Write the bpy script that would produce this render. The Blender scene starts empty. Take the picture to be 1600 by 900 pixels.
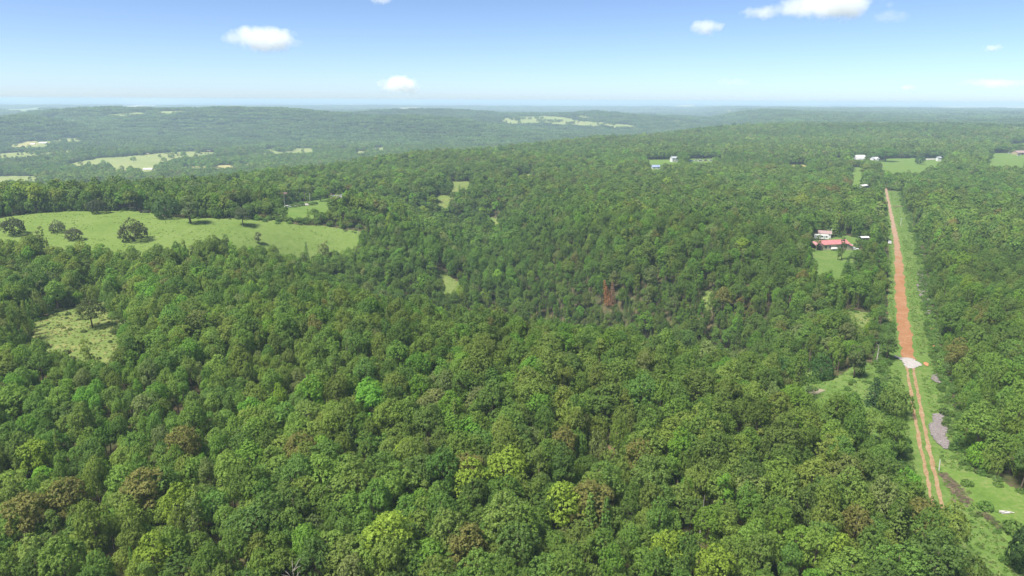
import bpy, bmesh, math, random
import numpy as np
from mathutils import Matrix, Vector

SC = bpy.context.scene
COL = SC.collection
rng = np.random.default_rng(7)
random.seed(7)

# ------------------------------------------------------------------ camera
CAM_H = 85.0
F_PX = 1071.0                      # focal length in pixels of a 1600 x 900 frame
PITCH = math.radians(15.33)
ROLL = math.radians(0.25)
fwd = np.array([0, math.cos(PITCH), -math.sin(PITCH)])
r0 = np.array([1.0, 0, 0]); u0 = np.array([0, math.sin(PITCH), math.cos(PITCH)])
rgt = math.cos(ROLL) * r0 + math.sin(ROLL) * u0
upv = -math.sin(ROLL) * r0 + math.cos(ROLL) * u0
cd = bpy.data.cameras.new('camera'); cam = bpy.data.objects.new('camera', cd); COL.objects.link(cam)
cd.sensor_width = 36.0; cd.lens = 36.0 * F_PX / 1600.0
cd.clip_start = 1.0; cd.clip_end = 200000.0
cam.matrix_world = Matrix(((rgt[0], upv[0], -fwd[0], 0), (rgt[1], upv[1], -fwd[1], 0),
                           (rgt[2], upv[2], -fwd[2], CAM_H), (0, 0, 0, 1)))
SC.camera = cam

# ------------------------------------------------------------------ sky, sun, exposure
SUN_EL, SUN_AZ = math.radians(60), math.radians(235)     # azimuth clockwise from +Y (the view direction)
world = bpy.data.worlds.new('World'); SC.world = world; world.use_nodes = True
wn = world.node_tree; wn.nodes.clear()
sky = wn.nodes.new('ShaderNodeTexSky'); sky.sky_type = 'NISHITA'; sky.sun_disc = False
sky.sun_elevation = SUN_EL; sky.sun_rotation = SUN_AZ
sky.altitude = 0; sky.air_density = 0.5; sky.dust_density = 0.45; sky.ozone_density = 3.0
bg = wn.nodes.new('ShaderNodeBackground'); bg.inputs['Strength'].default_value = 0.056
wo = wn.nodes.new('ShaderNodeOutputWorld')
wn.links.new(sky.outputs[0], bg.inputs['Color']); wn.links.new(bg.outputs[0], wo.inputs['Surface'])
sl = bpy.data.lights.new('sun', 'SUN'); sun = bpy.data.objects.new('sun', sl); COL.objects.link(sun)
sl.energy = 3.0; sl.angle = math.radians(15); sl.color = (1.0, 0.95, 0.86)
sdir = Vector((math.sin(SUN_AZ) * math.cos(SUN_EL), math.cos(SUN_AZ) * math.cos(SUN_EL), math.sin(SUN_EL)))
sun.rotation_euler = sdir.to_track_quat('Z', 'Y').to_euler()
SC.view_settings.view_transform = 'Standard'; SC.view_settings.look = 'None'
SC.view_settings.gamma = 1.0; SC.view_settings.use_curve_mapping = False
SC.view_settings.exposure = 1.75
SC.render.engine = 'CYCLES'
cy = SC.cycles
cy.max_bounces = 7; cy.diffuse_bounces = 4; cy.glossy_bounces = 1; cy.transmission_bounces = 4
cy.volume_bounces = 6; cy.transparent_max_bounces = 4
cy.use_denoising = True
try:
    cy.denoiser = 'OPENIMAGEDENOISE'; cy.denoising_input_passes = 'RGB_ALBEDO_NORMAL'
except Exception:
    pass
HAZE_DENSITY = 1.6e-4

# ------------------------------------------------------------------ noise + terrain
def _hash(ix, iy, s):
    h = (ix.astype(np.int64) * 374761393 + iy.astype(np.int64) * 668265263 + s * 974711) & 0x7fffffff
    h = ((h ^ (h >> 13)) * 1274126177) & 0x7fffffff
    return ((h ^ (h >> 16)) & 0xffff) / 65535.0
def vnoise(x, y, s=0):
    x = np.asarray(x, float); y = np.asarray(y, float)
    ix = np.floor(x); iy = np.floor(y); fx = x - ix; fy = y - iy
    fx = fx * fx * (3 - 2 * fx); fy = fy * fy * (3 - 2 * fy)
    ix = ix.astype(np.int64); iy = iy.astype(np.int64)
    a = _hash(ix, iy, s); b = _hash(ix + 1, iy, s); c = _hash(ix, iy + 1, s); d = _hash(ix + 1, iy + 1, s)
    return (a * (1 - fx) + b * fx) * (1 - fy) + (c * (1 - fx) + d * fx) * fy
def fbm(x, y, s=0, o=4):
    t = 0; a = 0.5; n = 0
    for k in range(o):
        t = t + a * vnoise(x * 2**k, y * 2**k, s + k); n += a; a *= 0.5
    return t / n
def sstep(a, b, x):
    t = np.clip((x - a) / (b - a), 0, 1); return t * t * (3 - 2 * t)
def gau(x, y, cx, cy_, sx, sy, rot=0.0):
    c, s = math.cos(rot), math.sin(rot); dx = x - cx; dy = y - cy_
    a = (c * dx + s * dy) / sx; b = (-s * dx + c * dy) / sy
    return np.exp(-0.5 * (a * a + b * b))
def polydist(x, y, pts):
    d = np.full(np.shape(x), 1e9)
    for (x0, y0), (x1, y1) in zip(pts[:-1], pts[1:]):
        vx, vy = x1 - x0, y1 - y0
        t = np.clip(((x - x0) * vx + (y - y0) * vy) / (vx * vx + vy * vy), 0, 1)
        d = np.minimum(d, np.hypot(x - x0 - t * vx, y - y0 - t * vy))
    return d
ROAD_P = np.array([91.0, 129.0]); ROAD_D = np.array([0.4494, 0.8933]); ROAD_N = np.array([0.8933, -0.4494])
def bend(t): return np.interp(t, [-60, -9, -5, 0, 12, 28, 46, 69, 84, 101, 145, 177, 226, 274, 324, 402, 471, 607], [8.0, 1.6, 1.0, 0.15, -0.08, -0.72, -1.15, -1.5, -1.65, -1.45, -1.13, -0.68, 0.22, 0.92, 1.84, 2.2, 1.8, 1.5])
def road_ts(x, y):
    dx = x - ROAD_P[0]; dy = y - ROAD_P[1]; t = dx * ROAD_D[0] + dy * ROAD_D[1]
    return t, dx * ROAD_N[0] + dy * ROAD_N[1] - bend(t)
RAV1 = [(-95, 372), (-45, 318), (20, 298), (80, 250), (118, 208)]
RAV2 = [(-50, 560), (-25, 430), (5, 365), (20, 298)]
VB_Y = [0, 400, 520, 700, 900, 1230, 1500, 1800, 2500, 4000, 9000, 60000]
VB_X = [-1400, -900, -420, -340, -260, -60, 200, 520, 950, 1300, 2500, 9000]
def terrain(x, y):
    x = np.asarray(x, float); y = np.asarray(y, float)
    z = 17.5 * gau(x, y, -275, 422, 185, 95)
    z = z + 6 * gau(x, y, -30, 205, 130, 45) + 5 * gau(x, y, 90, 400, 90, 60) + 6 * gau(x, y, -60, 430, 35, 60)
    t, s = road_ts(x, y)
    rm = sstep(14, 70, np.abs(s))
    z = z - rm * 31 * np.exp(-(polydist(x, y, RAV1) / 42.0) ** 2)
    z = z - rm * 27 * np.exp(-(polydist(x, y, RAV2) / 48.0) ** 2)
    b = np.interp(y, VB_Y, VB_X)
    r = np.hypot(x, y)
    val = sstep(-110, 240, b - x) * sstep(430, 620, y + 0 * x)
    z = z - 52 * val * (1 - 0.75 * sstep(5000, 9000, r))
    z = z + 76 * gau(x, y, -1000, 2750, 420, 200, 0.12)
    z = z + 58 * gau(x, y, -1600, 2250, 170, 120)
    z = z + 66 * gau(x, y, -1750, 2850, 300, 170)
    z = z + 50 * gau(x, y, -330, 2500, 240, 190)
    z = z + 34 * gau(x, y, -650, 3600, 500, 200)
    z = z + 60 * gau(x, y, 250, 3450, 750, 420)
    z = z + 40 * gau(x, y, -2900, 4500, 1300, 300)
    z = z + 34 * gau(x, y, -900, 5200, 1200, 350)
    z = z + 18 * gau(x, y, 900, 1750, 500, 150)
    far = sstep(1300, 3500, r)
    z = z + far * 16 * (fbm(x / 260.0, y / 200.0, 17, 2) - 0.5) + far * 46 * (1 - 0.75 * sstep(6500, 11000, r)) * (0.62 - np.abs(2 * fbm(x / 1150.0, y / 620.0, 11, 3) - 1) * 1.6)*0.55
    mid_ = sstep(600, 1100, r) * (1 - far) * sstep(60, 260, np.abs(s))
    z = z + mid_ * 15 * (fbm(x / 330.0, y / 240.0, 23, 3) - 0.5)
    near = sstep(20, 120, np.abs(s)) * (1 - 0.8 * gau(x, y, -275, 400, 200, 90))
    z = z + near * (5 * (fbm(x / 90.0, y / 90.0, 3, 3) - 0.5))
    return z
def pix_ray(px, py):
    d = fwd + rgt * ((px - 800) / F_PX) + upv * ((450 - py) / F_PX)
    return d / np.linalg.norm(d)
_T = np.geomspace(60, 44000, 6000)
def W(px, py, h=0.0):
    """World xy where the line of sight through a photo pixel meets the land (or a layer h above it)."""
    d = pix_ray(px, py)
    X = d[0] * _T; Y = d[1] * _T; Z = CAM_H + d[2] * _T
    g = terrain(X, Y) + h
    below = np.nonzero(Z <= g)[0]
    if len(below) == 0: i = len(_T) - 1
    else: i = max(below[0], 1)
    a = Z[i-1] - g[i-1]; b = Z[i] - g[i]
    f = a / (a - b) if a != b else 0.5
    f = min(max(f, 0), 1)
    t = _T[i-1] + f * (_T[i] - _T[i-1])
    return np.array([d[0] * t, d[1] * t])
def tz(x, y): return float(terrain(np.array([x]), np.array([y]))[0])
def project(x, y, z):
    v = np.stack([x, y, z - CAM_H], -1)
    d = v @ fwd; u = v @ rgt; w = v @ upv
    return 800 + F_PX * u / d, 450 - F_PX * w / d, d
def inpoly(x, y, poly):
    x = np.asarray(x); y = np.asarray(y); c = np.zeros(x.shape, bool)
    n = len(poly)
    for i in range(n):
        x0, y0 = poly[i]; x1, y1 = poly[(i + 1) % n]
        m = ((y0 > y) != (y1 > y))
        if y1 != y0:
            c ^= m & (x < (x1 - x0) * (y - y0) / (y1 - y0) + x0)
    return c

# ------------------------------------------------------------------ materials
MATS = {}
def nt(name):
    m = bpy.data.materials.new(name); m.use_nodes = True
    n = m.node_tree; n.nodes.clear()
    out = n.nodes.new('ShaderNodeOutputMaterial')
    return m, n, out
def mat_plain(name, col, rough=0.7, var=0.12, scale=2.0, metal=0.0, bump=0.0):
    if name in MATS: return MATS[name]
    m, n, out = nt(name)
    p = n.nodes.new('ShaderNodeBsdfPrincipled'); p.inputs['Roughness'].default_value = rough; p.inputs['Metallic'].default_value = metal
    tc = n.nodes.new('ShaderNodeTexCoord'); no = n.nodes.new('ShaderNodeTexNoise'); no.inputs['Scale'].default_value = scale
    no.inputs['Detail'].default_value = 5
    n.links.new(tc.outputs['Object'], no.inputs['Vector'])
    r = n.nodes.new('ShaderNodeValToRGB')
    r.color_ramp.elements[0].position = 0.3; r.color_ramp.elements[1].position = 0.7
    r.color_ramp.elements[0].color = tuple(c * (1 - var) for c in col) + (1,)
    r.color_ramp.elements[1].color = tuple(min(c * (1 + var), 1) for c in col) + (1,)
    n.links.new(no.outputs['Fac'], r.inputs['Fac']); n.links.new(r.outputs[0], p.inputs['Base Color'])
    if bump:
        b = n.nodes.new('ShaderNodeBump'); b.inputs['Strength'].default_value = bump; b.inputs['Distance'].default_value = 0.3
        n.links.new(no.outputs['Fac'], b.inputs['Height']); n.links.new(b.outputs[0], p.inputs['Normal'])
    n.links.new(p.outputs[0], out.inputs['Surface']); MATS[name] = m; return m
def mat_ground(name, stops, s1, s2, bump=0.4, bdist=0.3, s3=None, c3=None, t3=0.62):
    """Colours of a piece of land: a ramp over two octaves of noise, optional third patch colour (bare, dry grass)."""
    m, n, out = nt(name)
    p = n.nodes.new('ShaderNodeBsdfDiffuse')
    g = n.nodes.new('ShaderNodeNewGeometry')
    a = n.nodes.new('ShaderNodeTexNoise'); a.inputs['Scale'].default_value = s1; a.inputs['Detail'].default_value = 6; a.inputs['Roughness'].default_value = 0.65
    b = n.nodes.new('ShaderNodeTexNoise'); b.inputs['Scale'].default_value = s2; b.inputs['Detail'].default_value = 5
    n.links.new(g.outputs['Position'], a.inputs['Vector']); n.links.new(g.outputs['Position'], b.inputs['Vector'])
    mx = n.nodes.new('ShaderNodeMath'); mx.operation = 'MULTIPLY_ADD'; mx.inputs[1].default_value = 0.5
    h = n.nodes.new('ShaderNodeMath'); h.operation = 'MULTIPLY'; h.inputs[1].default_value = 0.5
    n.links.new(b.outputs['Fac'], h.inputs[0]); n.links.new(a.outputs['Fac'], mx.inputs[0]); n.links.new(h.outputs[0], mx.inputs[2])
    r = n.nodes.new('ShaderNodeValToRGB'); els = r.color_ramp.elements
    while len(els) < len(stops): els.new(0.5)
    for e, (pos, c) in zip(els, stops): e.position = pos; e.color = tuple(c) + (1,)
    n.links.new(mx.outputs[0], r.inputs['Fac'])
    cout = r.outputs[0]
    if s3:
        c = n.nodes.new('ShaderNodeTexNoise'); c.inputs['Scale'].default_value = s3; c.inputs['Detail'].default_value = 7; c.inputs['Roughness'].default_value = 0.7
        n.links.new(g.outputs['Position'], c.inputs['Vector'])
        rr = n.nodes.new('ShaderNodeValToRGB'); rr.color_ramp.elements[0].position = t3; rr.color_ramp.elements[1].position = t3 + 0.08
        n.links.new(c.outputs['Fac'], rr.inputs['Fac'])
        mm = n.nodes.new('ShaderNodeMixRGB'); mm.inputs['Color2'].default_value = tuple(c3) + (1,)
        n.links.new(rr.outputs[0], mm.inputs['Fac']); n.links.new(cout, mm.inputs['Color1']); cout = mm.outputs[0]
    n.links.new(cout, p.inputs['Color'])
    if bump:
        bb = n.nodes.new('ShaderNodeBump'); bb.inputs['Strength'].default_value = bump; bb.inputs['Distance'].default_value = bdist
        n.links.new(b.outputs['Fac'], bb.inputs['Height']); n.links.new(bb.outputs[0], p.inputs['Normal'])
    n.links.new(p.outputs[0], out.inputs['Surface']); MATS[name] = m; return m
def mat_leaf():
    m, n, out = nt('leaves')
    at = n.nodes.new('ShaderNodeAttribute'); at.attribute_type = 'INSTANCER'; at.attribute_name = 'tint'
    lv = n.nodes.new('ShaderNodeAttribute'); lv.attribute_type = 'GEOMETRY'; lv.attribute_name = 'leafvar'
    mr = n.nodes.new('ShaderNodeMapRange'); mr.inputs['To Min'].default_value = 0.72; mr.inputs['To Max'].default_value = 1.28
    n.links.new(lv.outputs['Fac'], mr.inputs['Value'])
    mul = n.nodes.new('ShaderNodeVectorMath'); mul.operation = 'SCALE'
    n.links.new(at.outputs['Vector'], mul.inputs[0]); n.links.new(mr.outputs[0], mul.inputs['Scale'])
    p = n.nodes.new('ShaderNodeBsdfPrincipled'); p.inputs['Roughness'].default_value = 0.6
    p.inputs['Specular IOR Level'].default_value = 0.12
    n.links.new(mul.outputs[0], p.inputs['Base Color'])
    tr = n.nodes.new('ShaderNodeBsdfTranslucent')
    tm = n.nodes.new('ShaderNodeVectorMath'); tm.operation = 'MULTIPLY'; tm.inputs[1].default_value = (1.25, 1.3, 0.7)
    n.links.new(mul.outputs[0], tm.inputs[0]); n.links.new(tm.outputs[0], tr.inputs['Color'])
    mx = n.nodes.new('ShaderNodeMixShader'); mx.inputs[0].default_value = 0.42
    n.links.new(p.outputs[0], mx.inputs[1]); n.links.new(tr.outputs[0], mx.inputs[2])
    n.links.new(mx.outputs[0], out.inputs['Surface']); return m
M_LEAF = mat_leaf()
M_BARK = mat_plain('bark', (0.12, 0.09, 0.065), 0.9, 0.35, 3.0)
M_SNAG = mat_plain('weathered_wood', (0.3, 0.27, 0.24), 0.9, 0.2, 3.0)

# ------------------------------------------------------------------ mesh helpers
def mesh_np(name, verts, faces, mats, mat_idx=None, leafvar=None, smooth=False):
    """faces: int array (n,4) or (n,3)"""
    me = bpy.data.meshes.new(name)
    verts = np.asarray(verts, np.float32); faces = np.asarray(faces, np.int32)
    nv, (nf, k) = len(verts), faces.shape
    me.vertices.add(nv); me.vertices.foreach_set('co', verts.ravel())
    me.loops.add(nf * k); me.loops.foreach_set('vertex_index', faces.ravel())
    me.polygons.add(nf); me.polygons.foreach_set('loop_start', np.arange(0, nf * k, k, dtype=np.int32))
    if mat_idx is not None: me.polygons.foreach_set('material_index', np.asarray(mat_idx, np.int32))
    if smooth: me.polygons.foreach_set('use_smooth', np.ones(nf, bool))
    for m in mats: me.materials.append(m)
    if leafvar is not None:
        a = me.attributes.new('leafvar', 'FLOAT', 'FACE'); a.data.foreach_set('value', np.asarray(leafvar, np.float32))
    me.update(calc_edges=True); me.validate()
    return me
def link(name, me, parent=None, loc=(0, 0, 0), rot=(0, 0, 0), scl=(1, 1, 1)):
    o = bpy.data.objects.new(name, me); COL.objects.link(o); o.parent = parent
    o.location = loc; o.rotation_euler = rot; o.scale = scl; return o
def tag(o, label=None, cat=None, group=None, kind=None):
    if label: o['label'] = label
    if cat: o['category'] = cat
    if group: o['group'] = group
    if kind: o['kind'] = kind
    return o
def empty(name, loc, rz=0.0): return link(name, None, None, loc, (0, 0, rz))
def bm_obj(name, fn, mat, parent=None, bevel=0.0, **kw):
    bm = bmesh.new(); fn(bm)
    if bevel: bmesh.ops.bevel(bm, geom=bm.edges[:], offset=bevel, segments=2, affect='EDGES', clamp_overlap=True)
    bmesh.ops.recalc_face_normals(bm, faces=bm.faces[:])
    me = bpy.data.meshes.new(name); bm.to_mesh(me); bm.free(); me.materials.append(mat)
    return link(name, me, parent, **kw)
def add_box(bm, cx, cy_, cz, sx, sy, sz, rz=0.0):
    m = Matrix.Translation((cx, cy_, cz)) @ Matrix.Rotation(rz, 4, 'Z') @ Matrix.Diagonal((sx, sy, sz, 1))
    bmesh.ops.create_cube(bm, size=1.0, matrix=m)
def add_prism(bm, prof, y0, y1):
    a = [bm.verts.new((x, y0, z)) for x, z in prof]; b = [bm.verts.new((x, y1, z)) for x, z in prof]
    bm.faces.new(a); bm.faces.new(b[::-1]); n = len(prof)
    for i in range(n): bm.faces.new((a[i], b[i], b[(i+1) % n], a[(i+1) % n]))
def add_tube(bm, pts, radii, seg=7):
    rings = []
    for i, p in enumerate(pts):
        p = Vector(p); d = Vector(pts[min(i+1, len(pts)-1)]) - Vector(pts[max(i-1, 0)]); d.normalize()
        a = d.orthogonal().normalized(); b = d.cross(a)
        rings.append([bm.verts.new(p + (a * math.cos(k * 2 * math.pi / seg) + b * math.sin(k * 2 * math.pi / seg)) * radii[i]) for k in range(seg)])
    for r1, r2 in zip(rings[:-1], rings[1:]):
        for k in range(seg): bm.faces.new((r1[k], r1[(k+1) % seg], r2[(k+1) % seg], r2[k]))
    bm.faces.new(rings[-1]); bm.faces.new(rings[0][::-1])

# ------------------------------------------------------------------ the land
def stretched(n, c, k, off): return off + c * np.sinh(np.linspace(-1, 1, n) * k)
NG = 440
gx = stretched(NG, 150, 6.4, 0); gy = stretched(NG, 150, 6.4, 320)
GX, GY = np.meshgrid(gx, gy, indexing='ij')
GZ = terrain(GX, GY)
ii = np.arange(NG * NG).reshape(NG, NG)
fc = np.stack([ii[:-1, :-1], ii[1:, :-1], ii[1:, 1:], ii[:-1, 1:]], -1).reshape(-1, 4)
def mat_terrain():
    m, n, out = nt('land')
    g = n.nodes.new('ShaderNodeNewGeometry')
    at = n.nodes.new('ShaderNodeAttribute'); at.attribute_name = 'cover'
    a = n.nodes.new('ShaderNodeTexNoise'); a.inputs['Scale'].default_value = 0.35; a.inputs['Detail'].default_value = 8
    n.links.new(g.outputs['Position'], a.inputs['Vector'])
    r = n.nodes.new('ShaderNodeValToRGB'); e = r.color_ramp.elements
    e[0].position = 0.35; e[0].color = (0.035, 0.05, 0.018, 1); e[1].position = 0.66; e[1].color = (0.1, 0.08, 0.045, 1)
    n.links.new(a.outputs['Fac'], r.inputs['Fac'])
    # far woodland with farmland between it
    b = n.nodes.new('ShaderNodeTexNoise'); b.inputs['Scale'].default_value = 0.012; b.inputs['Detail'].default_value = 8; b.inputs['Roughness'].default_value = 0.7
    n.links.new(g.outputs['Position'], b.inputs['Vector'])
    r2 = n.nodes.new('ShaderNodeValToRGB'); e = r2.color_ramp.elements
    e[0].position = 0.4; e[0].color = (0.022, 0.042, 0.018, 1); e[1].position = 0.62; e[1].color = (0.045, 0.075, 0.028, 1)
    n.links.new(b.outputs['Fac'], r2.inputs['Fac'])
    c = n.nodes.new('ShaderNodeTexVoronoi'); c.inputs['Scale'].default_value = 0.0016
    n.links.new(g.outputs['Position'], c.inputs['Vector'])
    sep = n.nodes.new('ShaderNodeSeparateColor'); n.links.new(c.outputs['Color'], sep.inputs[0])
    d = n.nodes.new('ShaderNodeTexNoise'); d.inputs['Scale'].default_value = 0.0004; d.inputs['Detail'].default_value = 4
    n.links.new(g.outputs['Position'], d.inputs['Vector'])
    ad = n.nodes.new('ShaderNodeMath'); ad.operation = 'ADD'; n.links.new(sep.outputs[0], ad.inputs[0]); n.links.new(d.outputs['Fac'], ad.inputs[1])
    th = n.nodes.new('ShaderNodeMath'); th.operation = 'GREATER_THAN'; th.inputs[1].default_value = 1.38; n.links.new(ad.outputs[0], th.inputs[0])
    sepc = n.nodes.new('ShaderNodeSeparateColor'); n.links.new(at.outputs['Color'], sepc.inputs[0])
    tm = n.nodes.new('ShaderNodeMath'); tm.operation = 'MULTIPLY'; n.links.new(th.outputs[0], tm.inputs[0]); n.links.new(sepc.outputs[1], tm.inputs[1])
    fm = n.nodes.new('ShaderNodeMixRGB'); fm.inputs['Color2'].default_value = (0.17, 0.2, 0.075, 1)
    n.links.new(tm.outputs[0], fm.inputs['Fac']); n.links.new(r2.outputs[0], fm.inputs['Color1'])
    mx = n.nodes.new('ShaderNodeMixRGB'); n.links.new(sepc.outputs[0], mx.inputs['Fac'])
    n.links.new(r.outputs[0], mx.inputs['Color1']); n.links.new(fm.outputs[0], mx.inputs['Color2'])
    p = n.nodes.new('ShaderNodeBsdfDiffuse'); n.links.new(mx.outputs[0], p.inputs['Color'])
    n.links.new(p.outputs[0], out.inputs['Surface']); return m
me = mesh_np('terrain', np.stack([GX, GY, GZ], -1).reshape(-1, 3), fc, [mat_terrain()], smooth=True)
RR = np.hypot(GX, GY).ravel()
ca = me.attributes.new('cover', 'FLOAT_COLOR', 'POINT')
ca.data.foreach_set('color', np.stack([sstep(1500, 2600, RR), sstep(6000, 8000, RR), 0 * RR, 1 + 0 * RR], -1).astype(np.float32).ravel())
tag(link('terrain', me), kind='structure')

# ------------------------------------------------------------------ fields, glades, yards (treeless land)
GRASS = mat_ground('pasture_grass', [(0.3, (0.09, 0.14, 0.03)), (0.48, (0.115, 0.17, 0.04)), (0.68, (0.15, 0.195, 0.06))], 0.05, 0.45, 0.6, 0.3,
                   0.06, (0.25, 0.23, 0.11), 0.66)
MEADOW = mat_ground('meadow_grass', [(0.3, (0.065, 0.115, 0.025)), (0.5, (0.095, 0.155, 0.037)), (0.7, (0.16, 0.185, 0.068))], 0.09, 0.9, 0.8, 0.4,
                    0.11, (0.27, 0.22, 0.1), 0.64)
GLADE = mat_ground('dry_glade_grass', [(0.32, (0.08, 0.12, 0.03)), (0.5, (0.12, 0.165, 0.045)), (0.68, (0.22, 0.2, 0.085))], 0.1, 0.8, 0.8, 0.4)
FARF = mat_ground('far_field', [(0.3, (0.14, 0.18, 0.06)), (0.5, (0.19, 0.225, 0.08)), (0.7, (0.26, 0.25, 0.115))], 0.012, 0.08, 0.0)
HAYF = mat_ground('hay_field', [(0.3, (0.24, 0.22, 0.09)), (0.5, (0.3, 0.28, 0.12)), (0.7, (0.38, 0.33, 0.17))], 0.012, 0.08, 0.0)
LAWN = mat_ground('mown_grass', [(0.3, (0.068, 0.125, 0.024)), (0.5, (0.1, 0.165, 0.035)), (0.7, (0.18, 0.2, 0.075))], 0.12, 1.2, 0.7, 0.25,
                  0.14, (0.3, 0.27, 0.14), 0.7)
CLEAR = []          # world polygons without forest
def wpoly(pix): return [W(*p) for p in pix]
def land_patch(name, poly, mat, cell, off, wob=2.0, clear=True, seed=0):
    P = np.array(poly); lo = P.min(0) - cell * 2; hi = P.max(0) + cell * 2
    xs = np.arange(lo[0], hi[0], cell); ys = np.arange(lo[1], hi[1], cell)
    A, B = np.meshgrid(xs, ys, indexing='ij')
    cxs = (A[:-1, :-1] + cell / 2); cys = (B[:-1, :-1] + cell / 2)
    wx = cxs + wob * (fbm(cxs / (wob * 4), cys / (wob * 4), 31 + seed) - 0.5) * 3
    wy = cys + wob * (fbm(cxs / (wob * 4), cys / (wob * 4), 47 + seed) - 0.5) * 3
    msk = inpoly(wx, wy, [tuple(p) for p in poly])
    idx = np.arange(A.size).reshape(A.shape)
    f = np.stack([idx[:-1, :-1], idx[1:, :-1], idx[1:, 1:], idx[:-1, 1:]], -1)[msk]
    if len(f) == 0: return None
    used, inv = np.unique(f.ravel(), return_inverse=True)
    X = A.ravel()[used]; Y = B.ravel()[used]
    V = np.stack([X, Y, terrain(X, Y) + off], -1)
    me = mesh_np(name, V, inv.reshape(-1, 4), [mat], smooth=True)
    o = tag(link(name, me), kind='structure')
    if clear: CLEAR.append([tuple(p) for p in poly])
    return o
H = 9.0
PAST = wpoly([(-30, 346), (0, 341), (60, 333), (120, 331), (230, 330), (250, 340), (330, 342), (420, 345), (500, 352), (566, 363),
              (560, 374, 10), (500, 388, 10), (470, 392, 10), (400, 390, 10), (330, 376, 10), (290, 384, 10), (240, 393, 10), (150, 390, 10), (100, 384, 10), (40, 378, 10), (-30, 374, 10)])
land_patch('pasture', PAST, GRASS, 1.6, 0.25, 3)
land_patch('glade', wpoly([(40, 508), (95, 484), (138, 476), (152, 470), (166, 478), (188, 500), (205, 520, 4), (185, 527, H), (150, 548, H), (95, 534, H), (45, 522, H)]), GLADE, 0.9, 0.2, 2, seed=2)
land_patch('grassy_trail', wpoly([(146, 446), (156, 446), (168, 480), (150, 480)]), MEADOW, 0.9, 0.16, 1, seed=3)
land_patch('house_lawn', wpoly([(436, 322), (470, 316), (500, 312), (548, 309), (560, 314), (545, 320, 4), (505, 329, 5), (470, 333, 5), (438, 330, 5)]), LAWN, 1.5, 0.25, 2, seed=4)
for i, q in enumerate([[(682, 305), (706, 305), (706, 318, H), (682, 318, H)], [(700, 284), (735, 284), (735, 296, H), (705, 296, H)],
                       [(806, 277), (832, 270), (832, 280, H), (808, 285, H)], [(674, 424), (694, 424), (724, 446), (716, 458, H), (690, 442, H)],
                       [(765, 340), (782, 340), (782, 352, H), (766, 352, H)], [(1096, 452), (1106, 456), (1118, 476), (1110, 480, 3), (1100, 466, 3)],
                       [(1310, 488), (1350, 488), (1375, 500), (1350, 512, 5), (1310, 500, 5)]]):
    land_patch('clearing', wpoly(q), GLADE, 1.4, 0.2, 2, seed=5 + i)
land_patch('trail', wpoly([(936, 700, 1), (962, 668, 1), (972, 668, 1), (958, 716, 1), (942, 790, 1), (930, 790, 1)]),
           mat_ground('trail_soil', [(0.3, (0.07, 0.055, 0.025)), (0.55, (0.13, 0.095, 0.05)), (0.7, (0.09, 0.1, 0.04))], 0.3, 1.5, 0.6, 0.15), 0.5, 0.12, 0.8, seed=14)
# yard round the red-roofed house
land_patch('house_yard', wpoly([(1262, 384), (1266, 374), (1320, 368), (1342, 373), (1342, 392), (1338, 405), (1332, 428, 4), (1305, 440, 7), (1285, 432, 7), (1270, 412, 7)]),
           MEADOW, 1.2, 0.2, 3, seed=15)
# right-hand far fields
for i, (q, mt) in enumerate([([(1328, 262), (1347, 262), (1349, 292), (1330, 296, 6)], LAWN),
                             ([(1366, 253), (1390, 248), (1470, 248), (1482, 256), (1462, 268, 6), (1430, 273, H), (1378, 270, H)], LAWN),
                             ([(1550, 240), (1605, 238), (1605, 266, H), (1560, 266, H), (1535, 262, 6)], LAWN),
                             ([(1574, 226), (1605, 223), (1605, 236), (1576, 237)], LAWN),
                             ([(1228, 258), (1262, 258), (1262, 266, 6), (1228, 266, 6)], HAYF), ([(1303, 247), (1318, 247), (1318, 258, 6), (1303, 258, 6)], LAWN),
                             ([(1010, 250), (1060, 250), (1060, 258), (1040, 268, 6), (1012, 268, 6)], LAWN),
                             ([(1075, 248), (1130, 248), (1130, 253, 5), (1075, 253, 5)], LAWN)]):
    land_patch('field', wpoly(q), mt, 3.0, 0.4, 4, seed=20 + i)
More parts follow.
